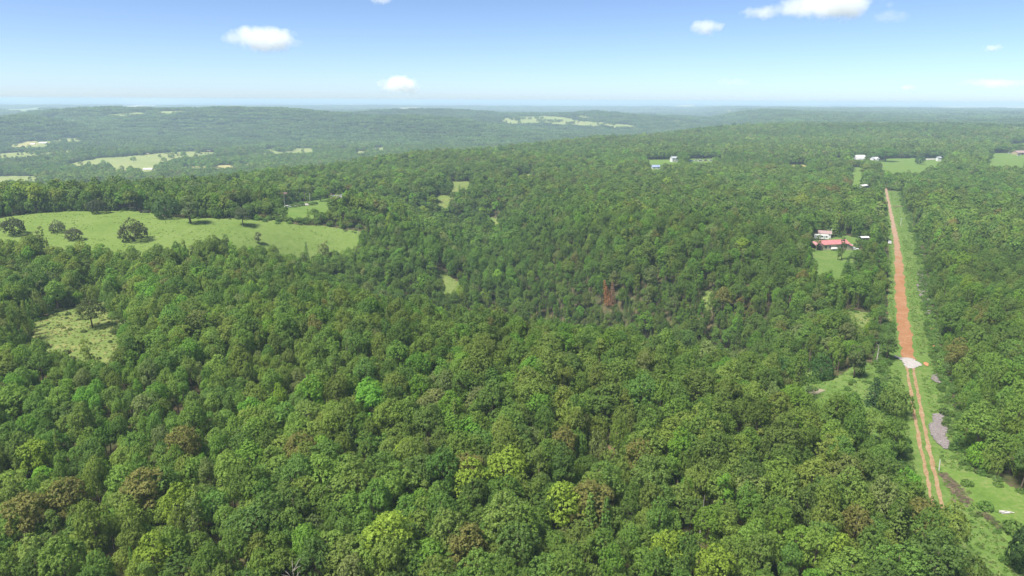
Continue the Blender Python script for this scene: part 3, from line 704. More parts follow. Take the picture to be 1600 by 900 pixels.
lone(145, 513, 38, 46, 'broad', 1, (0.075, 0.1, 0.028), 'lone dark oak standing in the dry grass glade')
lone(182, 522, 16, 12, 'bush', 1, (0.08, 0.12, 0.03), 'small round bush at the right side of the dry glade')
lone(502, 315, 21, 21, 'broad', 3, 'fresh', 'bright green round tree on the lawn of the brick house')
lone(1384, 253, 27, 22, 'broad', 5, (0.1, 0.19, 0.035), 'large bright green tree beside the white farmhouse')
lone(1437, 257, 16, 13, 'bush', 0, (0.06, 0.115, 0.03), 'single round tree in the far mown field')
lone(1217, 606, 50, 46, 'bush', 0, (0.055, 0.12, 0.028), 'broad deep-green bush at the left end of the roadside glade')
lone(1283, 594, 38, 44, 'bush', 1, (0.05, 0.11, 0.027), 'full dark-green bush behind the roadside glade')
lone(1334, 592, 27, 56, 'tall', 0, (0.095, 0.13, 0.042), 'tall narrow olive tree at the back of the roadside glade')
lone(1345, 590, 13, 44, 'cone', 0, (0.04, 0.075, 0.025), 'slim dark cedar beside the tall narrow olive tree', )
lone(1364, 634, 32, 44, 'cone', 1, (0.035, 0.075, 0.025), 'dark spreading cedar at the right side of the roadside glade')
lone(1393, 650, 52, 50, 'bush', 1, (0.11, 0.165, 0.035), 'yellowish green bushy tree between the glade and the dirt track')
lone(1386, 562, 26, 42, 'tall', 2, (0.085, 0.14, 0.033), 'light green tree left of the white gravel patch')
lone(1328, 603, 8, 8, 'bush', 0, 'mid', 'tiny green bush alone in the roadside glade')
lone(1309, 407, 8, 21, 'tall', 1, 'dark', 'shorter of two slim trees in front of the red-roofed house')
lone(1315, 406, 10, 35, 'tall', 2, (0.07, 0.115, 0.032), 'taller of two slim trees in front of the red-roofed house')
lone(1277, 392, 9, 26, 'tall', 0, 'dark', 'slim dark tree covering the left end of the red-roofed house')
lone(1345, 468, 12, 22, 'cone', 2, 'mid', 'small cedar in the rough grass below the red-roofed house')
lone(1322, 432, 14, 30, 'cone', 0, (0.06, 0.11, 0.03), 'pointed green cedar in the yard of the red-roofed house')
lone(1607, 905, 70, 90, 'bush', 0, (0.04, 0.075, 0.022), 'dark tree cut by the right edge at the lawn')
for px, py, w, h, ln, lab in ((951, 478, 14, 40, (0.0, -0.2), 'rust-red dead cedar leaning left in the forest'), (956, 480, 14, 38, (0.0, 0.02), 'dull red-brown dead cedar standing upright in the forest')):
    lone(px, py, w, h, 'cone', int(px), 'rust' if px == 951 else (0.2, 0.115, 0.07), lab, 'dead_cedar', ln)
# bare snags
def snag(px, py, hpx, label, lean=(0, 0), seed=0, br=6, h0=0):
    x, y = W(px, py, h0); g = tz(x, y); d = float(project(np.array(x), np.array(y), np.array(g))[2]); Hh = hpx * d / F_PX + h0
    r = np.random.default_rng(seed)
    o = empty('dead_tree', (x, y, g)); o.rotation_euler = (lean[0], lean[1], seed); tag(o, label, 'dead tree')
    bm_obj('trunk', lambda bm: add_tube(bm, [(0, 0, -0.5), (0.1, 0, Hh * 0.5), (0.05, 0.1, Hh)], [0.17, 0.11, 0.03]), M_SNAG, o)
    for k in range(br):
        z = Hh * r.uniform(0.5, 0.92); a = r.uniform(0, 6.28); q = Hh * r.uniform(0.14, 0.26)
        bm_obj('branch', lambda bm: add_tube(bm, [(0.06, 0, z), (math.cos(a) * q * 0.5, math.sin(a) * q * 0.5, z + q * 0.5), (math.cos(a) * q, math.sin(a) * q, z + q * 0.75)], [0.05, 0.035, 0.012], 5), M_SNAG, o)
    BLOCK.append((x, y, 2.5))
snag(1369, 568, 30, 'pale bare snag leaning right, left of the dirt road', (0, 0.3), 1, 4)
snag(1346, 428, 17, 'thin pale dead pole in the rough yard below the red-roofed house', (0, 0), 2, 3)
snag(541, 565, 26, 'grey bare dead tree standing in the ridge forest', (0, -0.05), 3, 9, 5)
snag(462, 896, 15, 'whitish bare treetop poking out at the bottom edge', (0, 0.05), 4, 10, 8)
snag(1097, 792, 22, 'white broken snag rising from the canopy, lower right centre', (0, 0.03), 5, 3, 8)
snag(381, 893, 14, 'forked pale dead tree at the bottom edge, left part', (0, 0.06), 6, 5, 8)
snag(560, 368, 20, 'thin grey dead trunk at the right tip of the pasture', (0, 0.02), 7, 2)

# ------------------------------------------------------------------ buildings and things about them
def prism_x(bm, prof, x0, x1):
    a = [bm.verts.new((x0, y, z)) for y, z in prof]; b = [bm.verts.new((x1, y, z)) for y, z in prof]
    bm.faces.new(a[::-1]); bm.faces.new(b); n = len(prof)
    for i in range(n): bm.faces.new((a[i], a[(i+1) % n], b[(i+1) % n], b[i]))
M_PANE = mat_plain('window_glass', (0.03, 0.04, 0.05), 0.1, 0.1)
M_WHITE = mat_plain('white_paint', (0.6, 0.6, 0.585), 0.5, 0.06)
M_CREAM = mat_plain('cream_siding', (0.5, 0.45, 0.31), 0.6, 0.08)
M_REDROOF = mat_plain('faded_red_metal_roof', (0.4, 0.155, 0.15), 0.45, 0.12, 0.6)
M_PINKROOF = mat_plain('sun_bleached_red_roof', (0.42, 0.2, 0.2), 0.5, 0.12, 0.6)
M_SHING = mat_plain('grey_shingles', (0.17, 0.175, 0.19), 0.85, 0.2, 3)
M_BROWNROOF = mat_plain('brown_shingles', (0.26, 0.18, 0.17), 0.85, 0.2, 3)
M_BRICK = mat_plain('brick_wall', (0.32, 0.17, 0.12), 0.85, 0.25, 6)
M_TIN = mat_plain('galvanised_tin', (0.42, 0.44, 0.46), 0.4, 0.1, 0.8, 0.3)
M_BLUE = mat_plain('blue_paint', (0.1, 0.2, 0.5), 0.5, 0.15)
M_DOOR = mat_plain('door_paint', (0.2, 0.12, 0.08), 0.6, 0.1)
M_DARK = mat_plain('dark_opening', (0.03, 0.028, 0.026), 0.9, 0.1)
M_TYRE = mat_plain('tyre_rubber', (0.02, 0.02, 0.02), 0.9, 0.1)
M_RED = mat_plain('red_paint', (0.5, 0.05, 0.05), 0.5, 0.15)
M_TAN = mat_plain('tan_paint', (0.36, 0.28, 0.18), 0.6, 0.15)
M_POLE = mat_plain('pole_wood', (0.2, 0.15, 0.11), 0.9, 0.25, 3)
M_PALEPOLE = mat_plain('weathered_pole', (0.5, 0.5, 0.5), 0.8, 0.1, 3)
def sight(x, y, w, ln):
    """In front of a house the wood is young and low, so that the house shows over it."""
    L = math.hypot(x, y); ux, uy = -x / L, -y / L
    for k in np.arange(0, max(ln, 15 * L / 85), w * 0.6): LOWS.append((x + ux * k, y + uy * k, w, 1.2 + k * 80.0 / L))
def house(name, label, px, py, L, D, hw, hr, yaw, wall, roof, wins=(), door=None, cat='house', sgt=0, chim=None, side=None, over=0.5):
    x, y = W(px, py); z = tz(x, y)
    o = empty(name, (x, y, z), yaw); tag(o, label, cat)
    BLOCK.append((x, y, max(L, D) * 0.62 + 3))
    if sgt: sight(x, y, L * 0.5 + 2, sgt)
    bm_obj('wall', lambda bm: prism_x(bm, [(-D/2, -1), (D/2, -1), (D/2, hw), (0, hr - 0.25), (-D/2, hw)], -L/2, L/2), wall, o)
    e = D/2 + over; he = hw - over * (hr - hw) / (D/2) + 0.12
    rf = bm_obj('roof', lambda bm: prism_x(bm, [(-e, he), (0, hr), (e, he), (e, he - 0.16), (0, hr - 0.16), (-e, he - 0.16)], -L/2 - over, L/2 + over), roof, o)
    bm_obj('ridge_cap', lambda bm: prism_x(bm, [(-0.25, hr - 0.03), (0, hr + 0.1), (0.25, hr - 0.03)], -L/2 - over, L/2 + over), roof, rf)
    for wx, wz, ww, wh in wins:
        f = bm_obj('window', lambda bm: add_box(bm, wx, -D/2 - 0.03, wz, ww + 0.2, 0.1, wh + 0.2), M_WHITE, o)
        bm_obj('pane', lambda bm: add_box(bm, wx, -D/2 - 0.09, wz, ww, 0.04, wh), M_PANE, f)
    if door is not None:
        d = bm_obj('door', lambda bm: add_box(bm, door[0], -D/2 - 0.04, door[2] / 2, door[1], 0.1, door[2]), door[3] if len(door) > 3 else M_DOOR, o)
    if chim is not None: bm_obj('chimney', lambda bm: add_box(bm, chim, D * 0.15, hr + 0.2, 0.8, 0.8, 1.6), M_BRICK, rf)
    return o
def car(label, px, py, yaw, paint, L=4.6, cat='car', name='parked_car', group='vehicles by the houses', tall=1.5, sgt=0):
    x, y = W(px, py); z = tz(x, y) + 0.25; o = empty(name, (x, y, z), yaw); tag(o, label, cat, group)
    BLOCK.append((x, y, 5)); w = 0.9
    if sgt: sight(x, y, 4, sgt)
    bm_obj('body', lambda bm: add_prism(bm, [(-L/2, 0.35), (L/2, 0.35), (L/2, 0.78), (L*0.27, 0.92), (-L*0.46, 0.95), (-L/2, 0.8)], -w, w), paint, o, 0.06)
    bm_obj('windows', lambda bm: add_prism(bm, [(-L*0.42, 0.9), (L*0.24, 0.88), (L*0.1, tall - 0.08), (-L*0.32, tall - 0.08)], -w*0.9, w*0.9), M_PANE, o, 0.05)
    bm_obj('cabin_roof', lambda bm: add_box(bm, -L*0.11, 0, tall - 0.04, L*0.44, w*1.75, 0.1), paint, o, 0.03)
    for sx in (-0.31, 0.31):
        for sy in (-1, 1):
            t = bm_obj('wheel', lambda bm: bmesh.ops.create_cone(bm, cap_ends=True, segments=14, radius1=0.34, radius2=0.34, depth=0.22, matrix=Matrix.Translation((sx*L, sy*(w-0.06), 0.34)) @ Matrix.Rotation(math.pi/2, 4, 'X')), M_TYRE, o)
            bm_obj('rim', lambda bm: bmesh.ops.create_cone(bm, cap_ends=True, segments=10, radius1=0.19, radius2=0.17, depth=0.04, matrix=Matrix.Translation((sx*L, sy*(w+0.06), 0.34)) @ Matrix.Rotation(math.pi/2, 4, 'X')), M_TIN, t)
    return o
# the long red-roofed house with its wing, carport and annex
h = house('red_roofed_house', 'long cream house with faded red metal roof and open carport end', 1299, 389, 16.5, 7.6, 3.7, 5.3, math.radians(12), M_CREAM, M_REDROOF,
          [(-6.6, 2.1, 1.0, 1.4), (-3.9, 2.1, 0.9, 1.4), (3.5, 2.1, 1.2, 1.3)], (0.2, 1.0, 2.0), sgt=70)
bm_obj('carport_roof', lambda bm: prism_x(bm, [(-4.2, 3.3), (0, 4.9), (4.3, 3.3), (4.3, 3.16), (0, 4.75), (-4.2, 3.16)], -13.2, -8.9), M_PINKROOF, h)
for a in (-12.9, -9.4):
    bm_obj('carport_post', lambda bm: add_box(bm, a, -4.1, 1.4, 0.2, 0.2, 4.1), M_CREAM, h)
bm_obj('carport_shade_panel', lambda bm: add_box(bm, -11.0, 1.5, 1.3, 3.8, 0.2, 3.0), M_DARK, h)  # near-black sheet, paints the shade inside the open carport
bm_obj('annex_wall', lambda bm: prism_x(bm, [(-3.6, -1), (2.5, -1), (2.5, 2.3), (-3.6, 2.3)], 8.3, 10.6), M_CREAM, h)
bm_obj('annex_roof', lambda bm: prism_x(bm, [(-4.1, 2.4), (3.0, 3.3), (3.0, 3.15), (-4.1, 2.25)], 8.85, 11.0), M_REDROOF, h)
sh = house('garden_shed', 'brown-roofed shed behind the red-roofed house', 1288, 370, 7, 5, 2.6, 4.0, math.radians(-20), M_WHITE, M_BROWNROOF, sgt=25, door=(0.5, 1.2, 2.0, M_DARK))
# camper trailer
x, y = W(1283, 375); o = empty('camper_trailer', (x, y, tz(x, y) + 0.25), math.radians(-15)); tag(o, 'white camper trailer parked behind the red-roofed house', 'trailer'); BLOCK.append((x, y, 7)); sight(x, y, 6, 30)
bm_obj('body', lambda bm: add_prism(bm, [(-4, 0.6), (4, 0.6), (4.3, 1.6), (3.9, 3.1), (-3.8, 3.1), (-4.1, 2.0)], -1.2, 1.2), M_WHITE, o, 0.08)
for wx in (-2.4, 0.2, 2.6): bm_obj('window', lambda bm: add_box(bm, wx, -1.24, 2.1, 1.0, 0.06, 0.8), M_PANE, o)
bm_obj('door', lambda bm: add_box(bm, 1.4, -1.24, 1.6, 0.8, 0.07, 1.9), M_TIN, o)
for wx in (-0.6, 0.5): bm_obj('wheel', lambda bm: bmesh.ops.create_cone(bm, cap_ends=True, segments=14, radius1=0.38, radius2=0.38, depth=0.25, matrix=Matrix.Translation((wx, -1.1, 0.38)) @ Matrix.Rotation(math.pi/2, 4, 'X')), M_TYRE, o)
bm_obj('hitch', lambda bm: add_box(bm, 5.0, 0, 0.6, 2.0, 0.3, 0.15), M_DARK, o)
car('white sedan parked at the right end of the red-roofed house', 1327, 385, 0.2, M_WHITE, sgt=30)
car('white pickup at the yard edge right of the red-roofed house', 1334, 391, -0.3, M_WHITE, 5.3, 'pickup', 'parked_pickup', sgt=40)
car('white car at the left roadside of the red dirt road', 1390, 381, 1.1, M_WHITE, sgt=50)
# propane tank by the front wall
x, y = W(1303, 392); o = empty('propane_tank', (x, y, tz(x, y) + 0.2), math.radians(12)); tag(o, 'white rounded propane tank in front of the cream wall', 'tank')
def tank(bm):
    add_tube(bm, [(-2.0, 0, 1.1), (-1.8, 0, 1.1), (-1.5, 0, 1.1), (1.5, 0, 1.1), (1.8, 0, 1.1), (2.0, 0, 1.1)], [0.2, 0.52, 0.66, 0.66, 0.52, 0.2], 14)
bm_obj('tank_shell', tank, M_WHITE, o)
for a in (-1.0, 1.0): bm_obj('leg', lambda bm: add_box(bm, a, 0, 0.25, 0.2, 0.9, 0.55), M_TIN, o)
bm_obj('valve_cover', lambda bm: add_box(bm, 0, 0, 1.8, 0.4, 0.4, 0.22), M_TIN, o, 0.04)
# white canopy tent
x, y = W(1349, 377); o = empty('canopy_shelter', (x, y, tz(x, y)), 0.1); tag(o, 'small white flat canopy on posts right of the red-roofed house', 'canopy'); BLOCK.append((x, y, 5)); sight(x, y, 4, 40)
bm_obj('canopy', lambda bm: prism_x(bm, [(-2, 2.6), (0, 3.2), (2, 2.6), (2, 2.5), (0, 3.1), (-2, 2.5)], -2.6, 2.6), M_WHITE, o)
for a in (-2.4, 2.4):
    for b in (-1.8, 1.8): bm_obj('post', lambda bm: add_box(bm, a, b, 1.2, 0.12, 0.12, 2.8), M_TIN, o)
def pole(name, label, px, py, hpx, mat, arm=True, lean=0.0, r=0.14, cat='pole', lamp=False, group=None):
    x, y = W(px, py); g = tz(x, y); d = float(project(np.array(x), np.array(y), np.array(g))[2]); Hh = hpx * d / F_PX
    o = empty(name, (x, y, g), 0.4); o.rotation_euler = (0, lean, 0.4); tag(o, label, cat, group); BLOCK.append((x, y, 2))
    bm_obj('shaft', lambda bm: add_tube(bm, [(0, 0, -0.5), (0, 0, Hh)], [r, r * 0.75]), mat, o)
    if arm:
        bm_obj('crossarm', lambda bm: add_box(bm, 0, 0, Hh - 0.5, 2.0, 0.12, 0.14), mat, o)
        for a in (-0.85, 0.85): bm_obj('insulator', lambda bm: add_tube(bm, [(a, 0, Hh - 0.44), (a, 0, Hh - 0.2)], [0.06, 0.04], 6), M_WHITE, o)
    if lamp: bm_obj('lamp_head', lambda bm: add_box(bm, 0.4, 0, Hh, 0.9, 0.3, 0.2), M_WHITE, o, 0.04)
    return o
pole('yard_light', 'slim white yard light pole behind the red-roofed house', 1297, 374, 16, M_PALEPOLE, False, 0, 0.12, lamp=True)
pole('utility_pole', 'grey leaning post at the corner of the lawn by the track', 1467, 737, 21, M_PALEPOLE, False, -0.1, 0.14, 'post')
pole('utility_pole', 'pale utility pole in the corridor right of the upper dirt road', 1407, 352, 11, M_PALEPOLE, True, 0, 0.17)
pole('utility_pole', 'brown wooden utility pole on the brick house lawn', 477, 318, 18, M_POLE, True, 0, 0.18)
pole('utility_pole', 'white pole with small lamp on the brick house lawn', 484.5, 315, 12, M_WHITE, False, 0, 0.2, lamp=True)
# brick house
h = house('brick_house', 'low brick house with grey shingle roof behind the pasture wood', 531, 313, 14.5, 8, 2.7, 4.8, math.radians(28), M_BRICK, M_SHING,
          [(-5, 1.6, 1.4, 1.2), (-2.4, 1.6, 1.0, 1.2), (1.0, 1.6, 1.4, 1.2)], (-0.6, 1.0, 2.1, M_WHITE), sgt=45, chim=-6.3)
bm_obj('garage_door', lambda bm: add_box(bm, 5.0, -4.05, 1.25, 3.6, 0.12, 2.3), M_WHITE, h)
# pale drive and flag
land_patch('gravel_drive', wpoly([(456, 322.5), (470, 319.6), (489, 318.6), (489, 320.9), (472, 322.2), (458, 325)]), WGR, 0.8, 0.5, 0.6, seed=110)
car('white car at the left end of the pale drive', 450, 325, 0.6, M_WHITE, sgt=50)
x, y = W(445, 322); g = tz(x, y); o = empty('flagpole', (x, y, g), 0.3); tag(o, 'flagpole with small red and white flag left of the brick house lawn', 'flagpole'); BLOCK.append((x, y, 4)); sight(x, y, 2.5, 40)
bm_obj('shaft', lambda bm: add_tube(bm, [(0, 0, -0.4), (0, 0, 10)], [0.09, 0.05]), M_WHITE, o)
fl = bm_obj('flag', lambda bm: add_box(bm, 1.15, 0, 9.1, 2.2, 0.05, 1.4), M_WHITE, o)
for k in range(3): bm_obj('stripe', lambda bm: add_box(bm, 1.15, 0, 8.58 + 0.45 * k, 2.21, 0.07, 0.22), M_RED, fl)
# plateau houses
house('grey_house', 'small grey house with blue tarp roof beside the far clearing', 1024, 264, 10, 8, 3.0, 5.0, 0.1, M_WHITE, mat_plain('blue_grey_tarp', (0.2, 0.25, 0.38), 0.6, 0.35, 0.4), [(-3, 1.7, 1.2, 1.2), (3, 1.7, 1.2, 1.2)], (0, 1.0, 2.1, M_WHITE), sgt=60)
house('white_house', 'tall white two-storey house at the far wood edge', 1053, 253, 9, 8, 5.6, 7.6, 0.2, M_WHITE, M_TIN, [(-2.4, 1.8, 1.0, 1.3), (2.2, 1.8, 1.0, 1.3), (-2.4, 4.4, 1.0, 1.3), (2.2, 4.4, 1.0, 1.3)], (0, 1.0, 2.1), sgt=60)
for px, py, pt, lab, nm, tl, L in ((1080, 252, M_BLUE, 'blue vehicle at the left end of the far parked row', 'parked_car', 1.8, 6), (1088, 252, M_WHITE, 'white vehicle second from left in the far parked row', 'parked_van', 2.3, 6),
                             (1095, 252.5, M_WHITE, 'long white vehicle in the middle of the far parked row', 'parked_van', 2.6, 8), (1103, 252, M_TAN, 'tan vehicle second from right in the far parked row', 'parked_car', 2.4, 7), (1111, 252, M_WHITE, 'white vehicle at the right end of the far parked row', 'parked_van', 2.3, 6)):
    car(lab, px, py, 0.1, pt, L, 'vehicle', nm, 'vehicles parked in a row on the plateau', tl, sgt=70)
# round-roofed barn
x, y = W(1342, 250); o = empty('round_roof_barn', (x, y, tz(x, y)), 0.3); tag(o, 'white round-roofed barn behind the dark tree group', 'barn'); BLOCK.append((x, y, 12)); sight(x, y, 8, 40)
prof = [(6 * math.cos(a), 7.5 * math.sin(a)) for a in np.linspace(0, math.pi, 13)]
bm_obj('shell', lambda bm: prism_x(bm, [(6, -1)] + prof + [(-6, -1)], -8, 8), M_WHITE, o)
bm_obj('end_door', lambda bm: add_box(bm, -8.05, 0, 1.8, 0.1, 4, 3.6), M_TIN, o)
h = house('white_farmhouse', 'white farmhouse with two gables left of the bright green tree', 1366, 251, 10, 8, 3.2, 5.6, 0.25, M_WHITE, M_TIN, [(-3, 1.7, 1, 1.2), (3, 1.7, 1, 1.2)], (0, 1.0, 2.1), sgt=50)
bm_obj('gable_wing', lambda bm: add_prism(bm, [(-2.2, -1), (2.2, -1), (2.2, 3.0), (0, 5.2), (-2.2, 3.0)], -6.5, 0), M_WHITE, h)
house('mobile_home', 'grey-white mobile home at the end of the mown strip', 1348, 294, 12, 4.5, 2.8, 3.6, 0.7, M_TIN, M_WHITE, [(-3, 1.7, 1, 1), (1, 1.7, 1, 1)], (-1, 0.9, 2, M_WHITE), cat='mobile home', sgt=60)
house('white_shed', 'narrow white shed at the end of the far field road', 1466, 252, 5, 5, 5.5, 7, 0.1, M_WHITE, M_TIN, cat='shed', sgt=40)
house('brown_barn', 'long brown-roofed barn at the right edge beyond the field', 1595, 242, 24, 12, 4, 7, 0.15, M_TAN, M_BROWNROOF, [(-8, 2, 1.4, 1.4), (2, 2, 1.4, 1.4)], (-3, 3, 3, M_DARK), cat='barn', sgt=50)
car('white car beside the brown-roofed barn', 1577, 240, 0.3, M_WHITE, 5)
car('white trailer in front of the brown-roofed barn', 1592, 244, 0.2, M_WHITE, 7, 'trailer', 'box_trailer', tall=2.6)
land_patch('farm_road', wpoly([(1440, 249.3), (1466, 248.6), (1466, 250), (1440, 250.8)]), WGR, 1.2, 0.8, 1, seed=111)
# valley farms
house('valley_shed', 'white-roofed shed with blue side in the valley field', 232, 267, 16, 9, 3.5, 5.5, 0.1, M_BLUE, M_WHITE, [(-4, 1.8, 1.2, 1.2)], (2, 3, 3, M_DARK), cat='shed', sgt=70)
house('red_barn', 'red-sided white-roofed barn at the top of the valley field', 328, 238, 18, 9, 4.5, 7, -0.1, M_RED, M_WHITE, [(-5, 2, 1.4, 1.4)], (2, 3, 3.4, M_WHITE), cat='barn', sgt=80)
house('hay_shelter', 'tan square hay shelter at the upper edge of the valley field', 264, 238, 11, 8, 4, 5, 0, M_TAN, M_TAN, (), (0, 3, 3, M_DARK), cat='shelter', sgt=80)
house('hay_shelter', 'small tan shelter further left along the valley field edge', 231, 242, 7, 6, 3, 4, 0, M_TAN, M_TAN, (), (0, 2, 2.4, M_DARK), cat='shelter', sgt=80)
house('white_barn', 'long white barn in the farthest left valley clearing', 68, 225.5, 20, 10, 4, 6.5, 0.1, M_WHITE, M_WHITE, [(-5, 2, 1.4, 1.4)], (3, 3, 3, M_DARK), cat='barn', sgt=90)
house('white_barn', 'small white barn left of the long one in the far clearing', 52, 227, 11, 8, 3.4, 5.4, 0.1, M_WHITE, M_WHITE, [(-2, 2, 1.4, 1.4)], (3, 2, 2.6, M_DARK), cat='barn', sgt=90)
for i, (px, lab) in enumerate(((279, 'leftmost white vehicle along the top of the valley field'), (297, 'white vehicle mid-way along the top of the valley field'), (315, 'white vehicle next to the red-sided barn'))):
    car(lab, px, 238.5, 0.1, M_WHITE, 6, 'vehicle', 'parked_van', 'vehicles at the valley farm', 2.2, sgt=60)
house('white_cottage', 'lone white cottage at the foot of the hill in mid valley', 538, 229, 10, 8, 3.2, 5, 0, M_WHITE, M_TIN, [(-2, 1.8, 1, 1.2)], (1.5, 1, 2.1), sgt=90)
# log and debris
M_DEBRIS = mat_plain('bleached_boards', (0.45, 0.43, 0.41), 0.8, 0.15)
x, y = W(1570, 803); o = empty('scrap_boards', (x, y, tz(x, y) + 0.33), 0.5); tag(o, 'bleached scrap boards lying on the green lawn', 'boards')
for k, (a, b, c, L) in enumerate(((0, 0, -0.5, 2.2), (0.3, 0.3, -0.7, 1.9), (-0.3, -0.3, -0.45, 1.9), (0.8, -0.5, -0.9, 1.5), (-0.8, 0.3, -0.3, 1.3))):
    bm_obj('board', lambda bm: add_box(bm, a, b, 0.05 + 0.055 * k, L, 0.22, 0.05, c), M_DEBRIS, o)
x, y = W(1404, 323.5)
for k in range(3):
    a, b = x + k * 0.9 - 1, y + k * 0.5
    tag(bm_obj('fallen_log', lambda bm: add_tube(bm, [(-3.8, 0, 0), (0, 0.1, 0.02), (3.6, 0, 0.05)], [0.33, 0.3, 0.22], 9), M_POLE, None, loc=(a, b, tz(a, b) + 0.42), rot=(0, 0, 0.1 + 0.12 * k)),
        ('left', 'middle', 'right')[k] + ' brown log of three lying across the corridor by the upper road', 'log', 'logs lying across the corridor')
x, y = W(226, 333); o = empty('hay_wagon', (x, y, tz(x, y) + 0.25), 0.1); tag(o, 'low dark flatbed wagon at the back edge of the pasture', 'wagon'); BLOCK.append((x, y, 5))
bm_obj('flatbed', lambda bm: add_box(bm, 0, 0, 1.0, 6.0, 2.3, 0.25), M_DARK, o)
bm_obj('headboard', lambda bm: add_box(bm, -2.9, 0, 1.75, 0.12, 2.3, 1.3), M_DOOR, o)
for a in (-2, 2):
    for b in (-1, 1): bm_obj('wheel', lambda bm: bmesh.ops.create_cone(bm, cap_ends=True, segments=12, radius1=0.42, radius2=0.42, depth=0.22, matrix=Matrix.Translation((a, b, 0.42)) @ Matrix.Rotation(math.pi/2, 4, 'X')), M_TYRE, o)

# ------------------------------------------------------------------ forest
for f in np.linspace(0, 1, 16):
    a = W(425, 338) * (1 - f) + W(570, 356) * f; LOWS.append((a[0], a[1], 16, 8.0))
BL = np.array(BLOCK)
def blocked(x, y):
    c = np.zeros(len(x), bool)
    for bx, by, br in BL:
        k = (np.abs(x - bx) < br) & (np.abs(y - by) < br); c[k] |= np.hypot(x[k] - bx, y[k] - by) < br
    return c
ok = ~blocked(TX, TY); TX, TY = TX[ok], TY[ok]
n = len(TX); TR = np.hypot(TX, TY); TZ = terrain(TX, TY)
cls = classes(TX, TY)
u = rng.uniform(size=n)
mix = np.clip(gau(TX, TY, 60, 330, 170, 90) + 0.8 * gau(TX, TY, 230, 330, 80, 120), 0, 1)   # cedar and thin young trees on the far side of the draw
shp = rng.integers(0, 14, n)
tl = u < 0.05 + 0.22 * mix; shp[tl] = rng.choice(KIDX['tall'], tl.sum())
cn = (u > 1 - 0.025 - 0.13 * mix); shp[cn] = rng.choice(KIDX['cone'], cn.sum()); cls[cn & (cls > 3)] = 2
age = fbm(TX / 35, TY / 35, 83, 2)
sx_ = np.clip(rng.normal(0.79, 0.15, n) + 0.45 * (age - 0.5), 0.52, 1.4); sz_ = np.clip(0.5 + 0.55 * sx_ + rng.normal(0, 0.13, n), 0.6, 1.4)
stand = fbm(TX / 115, TY / 115, 151, 3)                  # stands of different age
sx_ *= 0.72 + 0.56 * stand; sz_ *= 0.8 + 0.4 * stand
fr_ = TR > 520; sx_[fr_] *= 1.28
small = rng.uniform(size=n) < 0.14; sx_[small] *= 0.72; sz_[small] *= 0.74
t, s = road_ts(TX, TY); edge = (t > 5) & (t < 110) & (s < 0) & (s > -16); sx_[edge] *= 0.8; sz_[edge] *= 0.72
edge = (t > 110) & (t < 620) & (s < 0) & (s > -10); sz_[edge] *= 0.85
rz_ = rng.uniform(0, 6.283, n)
edg = np.zeros(n, bool); nr = np.nonzero(TR < 900)[0]
for a in np.linspace(0, 6.283, 8, endpoint=False): edg[nr] |= in_clear(TX[nr] + 6.5 * math.cos(a), TY[nr] + 6.5 * math.sin(a))
edg &= (rng.uniform(size=n) < 0.8) & (shp < 14)
shp[edg] = rng.choice(KIDX['bush'], edg.sum()); sx_[edg] = np.clip(sx_[edg] * 0.82, 0.5, 1.1); sz_[edg] *= rng.uniform(1.25, 1.75, edg.sum())
for bx, by, br, hm in LOWS:
    k = np.nonzero((np.abs(TX - bx) < br) & (np.abs(TY - by) < br))[0]
    if len(k): sz_[k] = np.minimum(sz_[k], max(hm, 1.0) / 13.5); sx_[k] = np.minimum(sx_[k], max(sz_[k].max() * 1.3, 0.35))
tint = TARR[cls] * rng.uniform(0.82, 1.2, (n, 1)) * rng.uniform(0.92, 1.08, (n, 3))
big = 0.78 + 0.44 * fbm(TX / 140, TY / 140, 91, 2); tint *= big[:, None]; warm = 0.86 + 0.28 * stand; tint[:, 0] *= warm
PX, PY, PD = project(TX, TY, TZ + 10 * sz_)
# trees of a striking colour that the photograph shows
def recolour(px, py, c, s=None):
    global cls
    d = np.hypot(PX - px, PY - py) + (PD < 20) * 1e6 + (PD > 700) * 1e6; i = int(np.argmin(d))
    cls[i] = CLS.index(c); tint[i] = np.array(TINTS[c]) * rng.uniform(0.92, 1.1)
    if s: sx_[i] = s * 0.9; sz_[i] = 0.55 + 0.45 * s
    shp[i] = rng.integers(0, 14)
nearb = (PD < 175) & ((cls == 5) | (cls == 6)); cls[nearb] = 1; tint[nearb] = TARR[1] * rng.uniform(0.85, 1.15, (nearb.sum(), 1))
LIME = [(1042, 852, 1.0), (782, 742, 1.25), (735, 738, 1.1), (868, 795, 1.1), (602, 886, 1.35), (243, 862, 0.95), (55, 705, 0.9), (640, 700, 0.9), (1098, 886, 1.0), (1300, 890, 0.8), (270, 790, 0.9), (890, 530, 1.0), (1165, 385, 1.0)]
TANS = [(285, 700, 1.1), (480, 735, 1.1), (720, 762, 1.1), (1432, 798, 0.9), (225, 748, 1.2), (96, 782, 1.1), (20, 790, 1.1), (900, 806, 1.2), (1005, 700, 0.9), (705, 856, 1.0), (1340, 820, 0.9),
        (238, 420, 1.1), (245, 434, 1.0), (380, 437, 1.1), (1132, 470, 1.1), (1118, 560, 1.0), (770, 485, 1.0), (853, 545, 1.0), (590, 330, 1.0), (1163, 315, 1.0), (885, 690, 0.9), (1500, 545, 1.0)]
for p in LIME: recolour(p[0], p[1], 'lime', p[2])
for p in TANS: recolour(p[0], p[1], 'tan', p[2])
